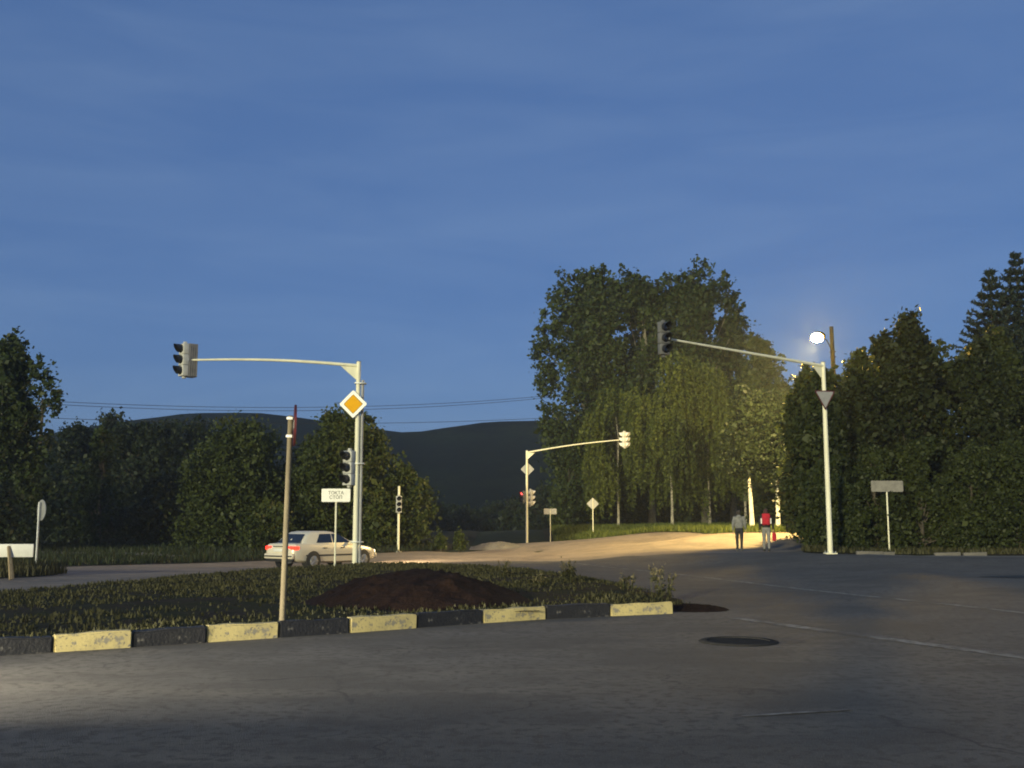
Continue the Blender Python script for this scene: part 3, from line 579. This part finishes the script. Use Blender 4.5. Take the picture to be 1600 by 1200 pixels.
# weeds on the island
for x, y, h, n, lb in [(1.35, 25.5, .55, 12, 'pale seeding weed right of the soil heap'), (3.0, 21.6, .62, 12, 'tall pale weed near the end of the kerb'), (2.4, 22.8, .34, 8, 'short weed left of the tall pale one'), (-.2, 28.5, .45, 8, 'thin dark weed behind the soil heap'), (.6, 24, .28, 8, 'low weed beside the soil heap')]:
    weed(x, y, h, n, lb)
# ------------------------------------------------------------------ soil heaps
def heap(name, x, y, w, d, h, label, zf, m, seed, skew=0):
    n = 70; vs = []; fs = []; cl = [(random.uniform(-.85, .85), random.uniform(-.85, .85), random.uniform(.02, .06), random.uniform(.03, .11) * h) for _ in range(110)]
    for j in range(n + 1):
        for i in range(n + 1):
            u, q = i / n * 2 - 1, j / n * 2 - 1; r = math.hypot(u, q); k = max(0, 1 - r)
            z = h * max(0, 1 - r * r) ** 1.15 * (1 - .18 * u * skew) + (.05 * h * math.sin(u * 9 + seed) * math.cos(q * 7 - seed) + random.uniform(-.02, .02)) * min(1, k * 3) + sum(ch_ * math.exp(-((u - a_) ** 2 + (q - b_) ** 2) / cr2 ** 2) for a_, b_, cr2, ch_ in cl if abs(u - a_) < .15 and abs(q - b_) < .15) * min(1, k * 6)
            px, py = x + u * w / 2, y + q * d / 2; vs.append((u * w / 2, q * d / 2, zf(px, py) - zf(x, y) + float(z) - .02))
    for j in range(n):
        for i in range(n): a = j * (n + 1) + i; fs.append((a, a + 1, a + n + 2, a + n + 1))
    me = bpy.data.meshes.new(name); me.from_pydata(vs, [], fs); me.shade_smooth(); me.materials.append(m)
    return tag(link(name, me, None, None, (x, y, zf(x, y))), label, 'heap')
iz = lambda x, y: float(isl_z(x, y)[0])
heap('soil_heap', -1.7, 19.5, 4.3, 4.2, .54, 'large dark brown heap of soil on the island behind the kerb', iz, M['soil'], 1.3)
heap('soil_heap', 3.3, 19.7, 1.5, 1.5, .10, 'low spill of dark soil at the end of the kerb', lambda x, y: g(x, y), M['soil'], 2.1)
heap('dirt_heap', -.9, 66, 3.4, 3, .35, 'low pale dirt heap on the brow left of the far mast', g, M['gravel'], .7)

# ------------------------------------------------------------------ signals, masts, signs
def signal_head(parent, loc, rz, dark=False, s=1.0, pale=False, name='signal_head', lit=None, ribs=False, label=None):
    """three-section head, its face towards local -Y; parts: visor, lens (sub-parts of the head)"""
    hb = MB()
    for k in (-1, 0, 1):
        hb.box((0, .02, k * .36 * s), (.36 * s, .20 * s, .352 * s), bev=.022 * s)
        hb.ell((0, .11 * s, k * .36 * s), (.13 * s, .10 * s, .13 * s), 12, 6)
    hb.box((0, .05 * s, .57 * s), (.10 * s, .10 * s, .08 * s), bev=.01); hb.box((0, .05 * s, -.57 * s), (.10 * s, .10 * s, .08 * s), bev=.01)
    if ribs:
        rbx = MB().box((0, .27 * s, 0), (.33 * s, .32 * s, 1.10 * s), bev=.015)
        for x in (-1, 1):
            for q in range(4): rbx.box((x * .172 * s, (.16 + q * .075) * s, 0), (.022 * s, .03 * s, 1.06 * s))
    h = hb.build(name, M['housing_dark' if dark else 'housing'], parent, loc, (0, 0, rz))
    if label: h['label'] = label
    if ribs: rbx.build('ribbed_rear', M['housing_mid'], h)
    n = 16
    vs, fs = [], []
    for k in range(n + 1):
        a = R(-40) + R(260) * k / n; cut = .25 + .75 * (.5 + .5 * math.sin(a))
        for r, y in ((.150, -.07), (.150, -.07 - .26 * cut), (.140, -.07 - .26 * cut), (.140, -.07)): vs.append((r * s * math.cos(a), y * s, r * s * math.sin(a)))
    for k in range(n):
        for q in range(4): fs.append((4 * k + q, 4 * k + (q + 1) % 4, 4 * k + 4 + (q + 1) % 4, 4 * k + 4 + q))
    vis = MB().add(vs, fs).mesh('visor', M['signwhite' if pale else 'visor']); ln = MB().ell((0, 0, 0), (.135 * s, .035 * s, .135 * s), 20, 10).mesh('lens', M['lens'])
    for k in (-1, 0, 1):
        link('visor', vis, h, None, (0, 0, k * .36 * s)); le = link('lens', ln, h, None, (0, -.085 * s, k * .36 * s))
        if lit == k:
            le.data = ln.copy(); le.data.materials.clear(); le.data.materials.append(mat('lit_red_lens', (.6, .02, .02), .3, emit=((1, .08, .06), 9))); le['label'] = 'lit red lens'
    return h
def plate(parent, name, loc, rz, poly, m, th=.02, label=None, back=None, tilt=0):
    """flat sign plate, its face towards local -Y"""
    o = MB().prism(poly, -th / 2, th / 2).build(name, m, parent, loc, (0, tilt, rz), smooth=0)
    if label: o['label'] = label
    return o
def face(parent, name, poly, m, y): return MB().prism(poly, y, y + .004).build(name, m, parent, smooth=0)
def diamond(a, r=.05): return roundpoly([(0, -a), (a, 0), (0, a), (-a, 0)], r)
def priority_sign(parent, loc, rz, a=.50, label=None):
    p = plate(parent, 'sign_plate', loc, rz, diamond(a, .06), M['signwhite'], .02, label)
    face(p, 'border', diamond(a * .70, .04), M['signblack'], -.0135); face(p, 'sign_face', diamond(a * .66, .04), M['signyellow'], -.016)
    return p
def mast(name, x, y, h, arm, label, pipe=None, tilt=0, bow=.10, head_rz=0, head_dark=False, ribs=False, pale=False):
    z = g(x, y); t = tag(empty(name, (x, y, z)), label, 'traffic light', 'traffic light masts of the junction')
    po = MB().tube([(0, 0, 0), (0, 0, h * .5), (0, 0, h)], [.098, .088, .076], 20).build('pole', M['whitepole'], t)
    MB().box((0, 0, .02), (.42, .42, .05), bev=.01).build('base_plate', M['whitepole'], t)
    for a in (-1, 1):
        for b in (-1, 1): MB().tube([(a * .15, b * .15, .04), (a * .15, b * .15, .11)], .018, 6).build('bolt', M['galv'], t)
    MB().tube([(0, 0, h), (0, 0, h + .03)], [.10, .06], 16).build('pole_cap', M['galv'], t)
    A = Vector(arm); s = Vector((0, 0, h - .14)); pts = [s + A * k / 8 + Vector((0, 0, bow * math.sin(math.pi * k / 8))) for k in range(9)]
    MB().tube(pts, [(.062 - .028 * k / 8) for k in range(9)], 14).build('arm', M['whitepole'], t)
    d = Vector((A.x, A.y, 0)).normalized(); sd_ = Vector((-d.y, d.x, 0)) * .012
    q = [s + d * .08 + Vector((0, 0, -.05)), s + d * .62 + Vector((0, 0, -.03)), s + d * .08 + Vector((0, 0, -.50))]
    MB().add([p + sd_ for p in q] + [p - sd_ for p in q], [(0, 1, 2), (5, 4, 3), (0, 3, 4, 1), (1, 4, 5, 2), (2, 5, 3, 0)]).build('gusset', M['whitepole'], t, smooth=0)
    if pipe:
        px, py, ph = pipe
        MB().tube([(px, py, 0), (px, py, ph)], .05, 14).build('conduit_pipe', M['greypipe'], t)
        for zz in (ph - .12, ph * .55, .9):
            c = MB(); c.box((px / 2, py / 2, zz), (abs(px) + .24, abs(py) + .26, .05), bev=.01); c.build('clamp', M['galv'], t)
    e = pts[-1]
    signal_head(t, tuple(e + d * .14), head_rz, head_dark, 1.05, pale, ribs=ribs)
    if pale: signal_head(t, tuple(e + d * .32 + Vector((0, .12, 0))), head_rz + R(165), head_dark, 1.05, pale)
    MB().box(tuple(e + d * .02), (.2, .2, .09), bev=.01).build('arm_bracket', M['galv'], t)
    return t, h
# near left mast
mA, hA = mast('traffic_light_mast', -5.42, 36.9, 7.2, (-5.75, -1.0, .05), 'white mast with yellow diamond sign and arm reaching left', pipe=(.15, .05, 6.55), head_rz=R(-48), ribs=True)
priority_sign(mA, (-.14, -.16, 5.68), R(-6), .50)
sh = signal_head(mA, (-.27, -.10, 3.45), R(-34), False, 1.12, label='lower signal head on the pole')
MB().box((-.14, -.04, 3.45), (.14, .06, .6), bev=.01).build('head_bracket', M['galv'], mA)
# far mast, seen from behind
mB, hB = mast('traffic_light_mast', 1.12, 80, 7.15, (7.0, -2.0, .82), 'distant white mast with its arm reaching right before the trees', head_rz=R(-112), pale=True)
bp_ = plate(mB, 'sign_plate', (.05, .13, 5.75), R(180), diamond(.52, .06), M['signback'], label='grey back of a diamond sign')
signal_head(mB, (.30, .12, 3.6), R(118), False, 1.1, True)
hw = signal_head(mB, (-.30, .05, 3.65), R(-55), True, .9, lit=1, label='side signal head showing red'); hw.scale = (1, 1, .9)
# right mast
mC, hC = mast('traffic_light_mast', 11.83, 39.7, 7.2, (-6.55, -4.3, .30), 'white mast with inverted triangular sign under the street lamp', bow=.0, head_rz=R(28), head_dark=True)
def tri(a, r=.06): return roundpoly([(0, -a * .577 * 2), (a, a * .577), (-a, a * .577)], r)
gw = plate(mC, 'sign_plate', (-.02, -.15, 5.85), R(12), tri(.43), M['signred'], .02, 'grey inverted triangular sign with dark rim')
face(gw, 'sign_face', tri(.36, .05), M['signgrey'], -.014)
# short signal post
sp = tag(empty('signal_post', (-5.98, 56.1, g(-5.98, 56.1))), 'short white post with a three-lens signal before the small tree', 'traffic light')
MB().tube([(0, 0, 0), (0, 0, 3.45)], .06, 14).build('pole', M['whitepole'], sp); MB().box((0, 0, .03), (.3, .3, .06), bev=.01).build('base_plate', M['whitepole'], sp)
signal_head(sp, (.02, -.15, 2.5), R(12), False, .82)
# plate signs
def text_mesh(body, size):
    cu = bpy.data.curves.new('lettering', 'FONT'); cu.body = body; cu.size = size; cu.align_x = 'CENTER'; cu.align_y = 'CENTER'; cu.extrude = .0015; cu.space_line = .95; cu.offset = .002
    o = bpy.data.objects.new('tmp', cu); COL.objects.link(o); dg = bpy.context.evaluated_depsgraph_get(); me = bpy.data.meshes.new_from_object(o.evaluated_get(dg)); bpy.data.objects.remove(o); me.name = 'lettering'; return me
def plate_sign(x, y, h, w, ph, label, rz=0, text=None, back=False, dx=0, z=None, mface='signwhite'):
    t = tag(empty('plate_sign', (x, y, g(x, y) + .03 if z is None else z), rz), label, 'sign', 'rectangular plate signs on thin posts')
    MB().tube([(0, 0, -.1), (0, 0, h)], .032, 10).build('post', M['whitepole'], t)
    p = plate(t, 'sign_plate', (dx, -.05 if not back else .05, h - ph / 2 + .02), 0, roundpoly([(-w / 2, -ph / 2), (w / 2, -ph / 2), (w / 2, ph / 2), (-w / 2, ph / 2)], .05), M[mface], .016)
    for zz in (-.12, .12): MB().box((dx * 0, 0, h - ph / 2 + zz), (.09, .07, .03)).build('clamp', M['galv'], t)
    if text:
        me = text_mesh(text, .15); me.materials.clear(); link('lettering', me, p, M['letter'], (0, -.0105, 0), (R(90), 0, 0))
    return t
plate_sign(-5.73, 34.6, 2.62, .95, .43, 'white plate sign reading ТОҚТА СТОП beside the near mast', R(-4), 'ТОҚТА\nСТОП', z=.02)
plate_sign(2.86, 79.5, 2.6, .95, .42, 'small plate sign seen from behind, right of the far mast', R(4), None, True, mface='signback')
plate_sign(14.95, 42.3, 2.85, 1.35, .44, 'pale plate sign half hidden by hedge leaves', R(8), None, mface='signdim')
ds = tag(empty('diamond_sign', (6.05, 79.5, g(6.05, 79.5) + .05)), 'grey back of a diamond sign on a thin post before the birches', 'sign')
MB().tube([(0, 0, -.1), (0, 0, 2.8)], .035, 10).build('post', M['whitepole'], ds); plate(ds, 'sign_plate', (0, .06, 2.4), 0, diamond(.46), M['signback'])
rs = tag(empty('round_sign', (-15.0, 33.7, g(-15, 33.7) + .06)), 'round sign seen nearly edge-on at the left verge', 'sign')
MB().tube([(0, 0, -.1), (0, 0, 2.15)], .034, 10).build('post', M['galv'], rs)
pl = plate(rs, 'sign_plate', (.06, .05, 1.9), R(136), circle(.33), M['signback']); face(pl, 'sign_face', circle(.31), M['signwhite'], -.0145)
# leaning post on the kerb with a sign seen edge-on
ps = tag(empty('sign_post', (-3.24, 15.18, .0)), 'thin weathered post leaning at the kerb, its red sign edge-on', 'sign')
ps.rotation_euler = (R(-1.0), R(.55), 0)
MB().tube([(0, 0, -.05), (0, 0, 1.5), (0, 0, 3.12)], [.046, .041, .037], 12).build('post', M['postwood'], ps)
rp_ = plate(ps, 'sign_plate', (.07, -.02, 2.98), R(-76.5), circle(.30), M['signred'], .03)
face(rp_, 'white_bar', [(-.24, -.06), (.24, -.06), (.24, .06), (-.24, .06)], M['signdim'], -.0185)
for zz in (2.82, 3.08): MB().box((0, -.01, zz), (.09, .095, .04), bev=.006).build('clamp', M['signwhite'], ps)
# barrier at the left edge
br = tag(empty('road_barrier', (-14.6, 29.6, g(-14.6, 29.6) + .02), R(4)), 'white board barrier on timber legs at the left edge', 'barrier')
MB().box((0, 0, .78), (2.6, .05, .36), bev=.008).build('board', M['signwhite'], br)
for x in (-.9, .62):
    MB().tube([(x + .02, -.03, .9), (x + .22, -.28, 0)], .05, 4).build('leg', M['wood'], br); MB().tube([(x, .03, .9), (x + .02, .36, 0)], .05, 4).build('leg', M['wood'], br)

# ------------------------------------------------------------------ street lamp
lp = tag(empty('street_lamp', (18.25, 59.2, g(18.25, 59.2))), 'lit yellow street lamp on a tall pole above the hedge', 'street lamp')
LH = 11.35 - g(18.25, 59.2); LX, LY = -1.95, -3.6
MB().tube([(0, 0, -.3), (0, 0, 5), (-.06, 0, LH + 1.25)], [.18, .155, .11], 12).build('pole', M['lamppole'], lp)
MB().tube([(-.05, -.08, LH - .25), (LX * .4, LY * .4, LH + .22), (LX + .3, LY + .42, LH + .2)], [.035, .03, .03], 8).build('arm', M['lamppole'], lp)
MB().ell((LX + .16, LY + .22, LH + .12), (.36, .36, .24), 18, 10).build('lamp_head', M['lamppole'], lp)
MB().ell((LX, LY, LH - .02), (.31, .27, .24), 20, 12).build('lamp_bowl', M['lampglass'], lp)
for zz in (LH - .5, LH - .2): MB().box((-.04, -.03, zz), (.28, .28, .04)).build('clamp', M['lamppole'], lp)
ld = bpy.data.lights.new('lamp_light', 'SPOT'); ld.spot_size = R(154); ld.spot_blend = .5; ld.energy = 25000; ld.color = (1, .74, .30); ld.shadow_soft_size = .12
lo = bpy.data.objects.new('lamp_light', ld); COL.objects.link(lo); lo.parent = lp; lo.location = (LX - .05, LY - .02, LH - .36); lo.rotation_euler = (R(28), R(48), 0)

# ------------------------------------------------------------------ overhead line
def upole(x, y, h, label):
    t = tag(empty('utility_pole', (x, y, g(x, y))), label, 'utility pole', 'poles of the overhead line')
    MB().tube([(0, 0, -.3), (0, 0, h)], [.16, .10], 10).build('pole', M['polewood'], t); MB().box((0, -.12, h - .5), (1.6, .09, .11)).build('crossarm', M['polewood'], t)
    for s in (-.7, 0, .7): MB().tube([(s, -.12, h - .45), (s, -.12, h - .28)], [.05, .03], 8).build('insulator', M['pot'], t)
upole(-34.0, 76, 10.2, 'utility pole hidden behind the tall left poplar'); upole(8.6, 103, 14.4, 'utility pole hidden behind the tall poplar group')
def wire(a, b, sag, label):
    a, b = Vector(a), Vector(b); pts = [a.lerp(b, k / 40) - Vector((0, 0, sag * 4 * (k / 40) * (1 - k / 40))) for k in range(41)]
    tag(MB().tube(pts, .02, 5).build('overhead_wire', M['wire']), label, 'wire', 'wires of the overhead line')
wire((-34.7, 75.9, 10.3), (7.9, 102.9, 14.3), 1.0, 'topmost sagging overhead wire above the hill'); wire((-34, 75.9, 10.05), (8.6, 102.9, 14.25), 1.1, 'second overhead wire just below the topmost')
wire((-33.3, 75.9, 9.0), (9.3, 102.9, 12.0), .62, 'lowest overhead wire across the valley gap')

# ------------------------------------------------------------------ car
def make_car(name, loc, rz, label, beam=5000, dip=4.5, bcol=(1, .74, .42)):
    t = tag(empty(name, loc, rz), label, 'car')
    S = [(-2.26, .60, .46, .74), (-2.22, .74, .40, .86), (-2.12, .82, .34, .945), (-1.85, .845, .27, .97), (-1.3, .86, .23, .965), (0, .865, .21, .93), (.9, .86, .21, .905), (1.35, .85, .23, .86), (1.8, .82, .26, .79), (2.1, .75, .30, .71), (2.22, .62, .36, .63)]
    vs, fs = [], []
    for x, hw_, zb, zt in S:
        half = [(0, zb), (hw_ * .84, zb), (hw_ * .965, zb + .07), (hw_ * .985, zb + .3 * (zt - zb)), (hw_, zb + .6 * (zt - zb)), (hw_ * .975, zt - .09), (hw_ * .93, zt - .025), (hw_ * .84, zt), (0, zt + .025)]
        ring = [(y, z) for y, z in half] + [(-y, z) for y, z in half[-2:0:-1]]
        vs += [(x, y, z) for y, z in ring]
    n = 16
    for i in range(len(S) - 1):
        for k in range(n): fs.append((i * n + k, i * n + (k + 1) % n, (i + 1) * n + (k + 1) % n, (i + 1) * n + k))
    fs += [tuple(range(n)), tuple((len(S) - 1) * n + k for k in range(n))]
    MB().add(vs, fs).build('body', M['carpaint'], t, smooth=35)
    lv = [(.90, -1.80, 1.08, .80), (1.10, -1.64, .68, .73), (1.30, -1.42, .26, .645), (1.385, -1.24, .0, .59), (1.415, -1.02, -.28, .52)]
    vs, fs = [], []
    for z, xr, xf, hw_ in lv:
        c = .10; vs += [(xr, -hw_ + c, z), (xr + c, -hw_, z), ((xr + xf) / 2, -hw_ - .012, z), (xf - c * 1.6, -hw_, z), (xf, -hw_ + c * 1.6, z), (xf + .03, 0, z), (xf, hw_ - c * 1.6, z), (xf - c * 1.6, hw_, z), ((xr + xf) / 2, hw_ + .012, z), (xr + c, hw_, z), (xr, hw_ - c, z), (xr - .04, 0, z)]
    n = 12
    for i in range(len(lv) - 1):
        for k in range(n): fs.append((i * n + k, i * n + (k + 1) % n, (i + 1) * n + (k + 1) % n, (i + 1) * n + k))
    fs.append(tuple((len(lv) - 1) * n + k for k in range(n)))
    MB().add(vs, fs).build('cabin', M['carpaint'], t, smooth=50)
    def lerp_lv(z):
        for a, b in zip(lv, lv[1:]):
            if a[0] <= z <= b[0]: q = (z - a[0]) / (b[0] - a[0]); return [a[i] + (b[i] - a[i]) * q for i in range(4)]
    lo_, hi_ = lerp_lv(.985), lerp_lv(1.31); eps = .022
    def quad(name, p, m): MB().add(p, [(0, 1, 2, 3)]).build(name, m, t, smooth=0)
    quad('rear_window', [(lo_[1] - eps - .04, -lo_[3] + .16, .985), (lo_[1] - eps - .04, lo_[3] - .16, .985), (hi_[1] - eps - .04, hi_[3] - .14, 1.31), (hi_[1] - eps - .04, -hi_[3] + .14, 1.31)], M['glass'])
    quad('windscreen', [(lo_[2] + eps + .02, -lo_[3] + .2, .985), (lo_[2] + eps + .02, lo_[3] - .2, .985), (hi_[2] + eps + .02, hi_[3] - .18, 1.31), (hi_[2] + eps + .02, -hi_[3] + .18, 1.31)], M['glass'])
    for s in (-1, 1):
        yl, yh = s * (lo_[3] + eps), s * (hi_[3] + eps)
        quad('side_window', [(-1.12, yl, .985), (-.30, yl, .985), (-.30, yh, 1.31), (-.86, yh, 1.31)], M['glass'])
        quad('side_window', [(-.24, yl, .985), (.66, yl, .985), (.10, yh, 1.31), (-.24, yh, 1.31)], M['glass'])
        MB().box((.62, s * .90, .99), (.10, .18, .11), bev=.03).build('wing_mirror', M['carpaint'], t)
        MB().box((0, s * .868, .52), (3.4, .02, .05), bev=.006).build('side_trim', M['cardark'], t)
        for x in (-.72, .18): MB().box((x, s * .865, .79), (.18, .03, .03), bev=.008).build('door_handle', M['cardark'], t)
        for x in (-1.32, 1.35):
            MB().tube([(x, s * .60, .33), (x, s * .872, .33)], .355, 24).build('wheel_arch', M['cardark'], t)
            w = MB().tube([(x, s * .67, .31), (x, s * .69, .31), (x, s * .875, .31), (x, s * .89, .31)], [.29, .31, .31, .285], 28).build('wheel', M['rubber'], t)
            rm = MB().tube([(x, s * .885, .31), (x, s * .898, .31)], [.20, .19], 24)
            for k in range(5):
                a = 2 * math.pi * k / 5; rm.tube([(x, s * .90, .31), (x + .19 * math.cos(a), s * .90, .31 + .19 * math.sin(a))], .028, 5)
            rm.build('rim', M['rim'], w)
        MB().box((-2.195, s * .60, .80), (.10, .36, .145), bev=.03).build('tail_light', M['taillight'], t)
        MB().box((-2.10, s * .795, .80), (.20, .07, .135), bev=.02).build('tail_light', M['taillight'], t)
        hl = MB().box((2.13, s * .56, .61), (.12, .26, .12), bev=.03).build('headlight', M['headlight'], t)
        l_ = bpy.data.lights.new('headlight_beam', 'SPOT'); l_.energy = beam; l_.color = bcol; l_.spot_size = R(54); l_.spot_blend = .7; l_.shadow_soft_size = .06
        o = bpy.data.objects.new('headlight_beam', l_); COL.objects.link(o); o.parent = hl; o.location = (2.26, s * .56, .61); o.rotation_euler = (0, R(-90 + dip), 0)
    MB().box((-2.23, 0, .50), (.16, 1.56, .20), bev=.05).build('rear_bumper', M['carpaint'], t)
    MB().box((-2.315, 0, .50), (.02, 1.50, .05), bev=.006).build('bumper_strip', M['cardark'], t)
    MB().box((-2.20, 0, .36), (.12, 1.44, .12), bev=.03).build('bumper_skirt', M['cardark'], t)
    MB().box((2.20, 0, .44), (.14, 1.44, .22), bev=.05).build('front_bumper', M['carpaint'], t)
    MB().box((-2.285, 0, .72), (.02, .52, .115), bev=.004).build('number_plate', M['plate'], t)
    MB().box((-2.27, 0, .86), (.02, .62, .03), bev=.004).build('boot_trim', M['cardark'], t)
    MB().tube([(-2.1, -.5, .27), (-2.34, -.5, .26)], .028, 10).build('exhaust', M['galv'], t)
    return t
make_car('car', (-7.35, 41.6, g(-7.35, 41.6) + .01), R(90 - 36), 'silver saloon car driving away with red tail lights lit')
make_car('car', (-11.2, 7.2, g(-11.2, 7.2) + .004), R(31), 'added silver saloon car, out of view left of the leftmost kerb blocks, headlights lit', 5000, 1.6, (1, .90, .68))  # unseen car, added as the source of the light pool along the kerb

# ------------------------------------------------------------------ two walkers
def capsule_obj(name, parts, m, parent, vox=.014, sm=6):
    mb = MB()
    for p in parts:
        if p[0] == 'e': mb.ell(p[1], p[2], 16, 12)
        else:
            _, a, b, r0, r1 = p; a, b = Vector(a), Vector(b); d = (b - a).normalized()
            mb.tube([a - d * r0 * .9, a - d * r0 * .5, a, b, b + d * r1 * .5, b + d * r1 * .9], [r0 * .35, r0 * .85, r0, r1, r1 * .85, r1 * .35], 12)
    o = mb.build(name, m, parent)
    r = o.modifiers.new('remesh', 'REMESH'); r.mode = 'VOXEL'; r.voxel_size = vox; r.use_smooth_shade = True
    s = o.modifiers.new('smooth', 'SMOOTH'); s.factor = .5; s.iterations = sm
    return o
def person(x, y, rz, label, h, jacket, trousers, hair, shoes, stride=.13, hood=False, long_hair=False, armout=0, group='people walking away'):
    """faces local +Y; all measured on a 1.75 m figure, then scaled"""
    t = tag(empty('person', (x, y, g(x, y) + .004), rz), label, 'person', group); t.scale = (h / 1.75,) * 3
    hip = {s: (s * .09, 0, .92) for s in (-1, 1)}
    knee = {-1: (-.095, .05 + stride * .4, .50), 1: (.095, .02 - stride * .3, .49)}; ank = {-1: (-.095, stride, .09), 1: (.095, -stride, .11)}
    sho = {s: (s * .185, -.005, 1.42) for s in (-1, 1)}; elb = {-1: (-.25, -.07, 1.14), 1: (.25 + armout, .03, 1.14)}; wri = {-1: (-.245, .0, .90), 1: (.265 + armout, .12, .92)}
    body = [('e', (0, .01, 1.63), (.075, .095, .115)), ('e', (0, .05, 1.585), (.055, .06, .06)), ('e', (0, .112, 1.615), (.014, .02, .02)), ('e', (0, .088, 1.565), (.03, .014, .012)), ('e', (-.08, .0, 1.62), (.012, .022, .032)), ('e', (.08, .0, 1.62), (.012, .022, .032)),
            ('c', (0, -.005, 1.45), (0, .0, 1.56), .055, .05), ('e', (0, 0, 1.28), (.16, .10, .19)), ('e', (0, 0, 1.02), (.145, .10, .15))]
    for s in (-1, 1):
        body += [('c', sho[s], elb[s], .05, .04), ('c', elb[s], wri[s], .038, .026), ('c', hip[s], knee[s], .08, .052), ('c', knee[s], ank[s], .05, .034), ('c', ank[s], (ank[s][0], ank[s][1] + .13, ank[s][2] - .055), .034, .03)]
        w = Vector(wri[s]); body.append(('e', tuple(w + Vector((0, .012, -.075))), (.02, .042, .055)))
        for k, ln in enumerate((.060, .068, .064, .050)):
            b0 = w + Vector((0, -.022 + k * .020, -.115)); b1 = b0 + Vector((-s * .006, .006, -ln * .6)); body += [('c', b0, b1, .0095, .009), ('c', b1, b1 + Vector((-s * .016, .012, -ln * .5)), .009, .0075)]
        b0 = w + Vector((0, .045, -.05)); body += [('c', b0, b0 + Vector((-s * .01, .028, -.04)), .011, .010), ('c', b0 + Vector((-s * .01, .028, -.04)), b0 + Vector((-s * .02, .03, -.072)), .010, .008)]
    capsule_obj('body', body, M['skin'], t, .010, 3)
    J = [('e', (0, .0, 1.30), (.20, .135, .20)), ('e', (0, .0, 1.08), (.185, .14, .19)), ('c', (0, 0, 1.40), (0, 0, 1.47), .085, .068), ('c', (-.12, 0, 1.40), (.12, 0, 1.40), .085, .085)]
    for s in (-1, 1): J += [('c', sho[s], elb[s], .076, .062), ('c', elb[s], tuple(Vector(elb[s]).lerp(Vector(wri[s]), .9)), .060, .046)]
    if hood: J.append(('e', (0, -.07, 1.47), (.11, .07, .08)))
    capsule_obj('jacket', J, jacket, t, .014)
    T = [('e', (0, -.01, .93), (.165, .125, .13))]
    for s in (-1, 1): T += [('c', hip[s], knee[s], .10, .068), ('c', knee[s], (ank[s][0], ank[s][1], ank[s][2] + .03), .066, .05)]
    capsule_obj('trousers', T, trousers, t, .014)
    for s in (-1, 1):
        a = ank[s]; capsule_obj('shoe', [('c', (a[0], a[1] - .03, .05 + (a[2] - .09)), (a[0], a[1] + .15, .045 + (a[2] - .09) * .2), .05, .042), ('c', (a[0], a[1], a[2]), (a[0], a[1], a[2] - .03), .045, .045)], shoes, t, .012, 4)
    H = [('e', (0, -.012, 1.66), (.09, .105, .10)), ('e', (0, -.05, 1.62), (.085, .07, .10))]
    if long_hair: H.append(('c', (0, -.08, 1.62), (0, -.11, 1.46), .06, .045))
    capsule_obj('hair', H, hair, t, .012, 5)
    return t
CL = lambda n, c, c2: mat(n, c, .85, noise=[(9, c2, .4, .65)], bump=(40, .4))
PX1, PY1, PX2, PY2 = 9.38, 44.0, 10.5, 44.0
person(PX1, PY1, R(-14), 'person in a loose grey jacket and black trousers walking away', 1.70, CL('grey_jacket', (.22, .215, .205), (.15, .15, .145)), CL('black_trousers', (.018, .018, .02), (.03, .03, .032)), CL('dark_hair', (.03, .022, .018), (.05, .04, .03)), CL('grey_shoes', (.12, .115, .11), (.08, .08, .08)), .17, hood=True)
person(PX2, PY2, R(-12), 'person with black jacket and grey trousers under a red backpack', 1.74, CL('black_jacket', (.016, .016, .018), (.03, .03, .03)), CL('grey_trousers', (.26, .25, .24), (.19, .185, .18)), CL('brown_hair', (.05, .02, .018), (.07, .03, .025)), CL('black_shoes', (.02, .02, .02), (.04, .04, .04)), .14, armout=.02)
bk = tag(empty('backpack', (PX2, PY2, g(PX2, PY2) + 1.30), R(-12)), 'red backpack on the back of the right-hand walker', 'backpack')
redc = CL('red_nylon', (.50, .012, .03), (.38, .01, .024))
MB().box((0, -.215, .02), (.33, .19, .48), bev=.06).build('pack_body', redc, bk); MB().box((0, -.325, -.06), (.25, .07, .24), bev=.03).build('front_pocket', redc, bk)
for s in (-1, 1):
    MB().tube([(s * .12, -.14, .2), (s * .135, -.03, .235), (s * .14, .09, .18), (s * .15, .13, -.02), (s * .16, .02, -.16), (s * .14, -.14, -.18)], .02, 6).build('strap', redc, bk)
    MB().tube([(s * .185, -.22, -.16), (s * .185, -.22, .06)], .035, 10).build('side_bottle', M['signwhite'], bk)
bg_ = tag(empty('bag', (PX2 + .33, PY2 + .03, g(PX2, PY2) + .60), R(-12)), 'long red bag hanging from the right hand of the backpack walker', 'bag')
MB().box((0, 0, .0), (.16, .24, .34), bev=.05).build('bag_body', redc, bg_); MB().tube([(0, -.08, .15), (0, -.05, .24), (0, .05, .24), (0, .08, .15)], .012, 6).build('handle', redc, bg_)

# ------------------------------------------------------------------ evening air
hz = MB().box((0, 220, 18), (1900, 900, 46)).mesh('haze', M['wire'], 0); hz.materials.clear()
hm = bpy.data.materials.new('evening_haze'); hm.use_nodes = True; ht = hm.node_tree; ht.nodes.clear()
pv = ht.nodes.new('ShaderNodeVolumePrincipled'); pv.inputs['Color'].default_value = (.80, .90, 1.0, 1); pv.inputs['Density'].default_value = .0006; pv.inputs['Anisotropy'].default_value = .45
ht.links.new(pv.outputs[0], ht.nodes.new('ShaderNodeOutputMaterial').inputs['Volume'])
tag(link('haze', hz, None, hm), kind='stuff')
SC.cycles.volume_bounces = 0
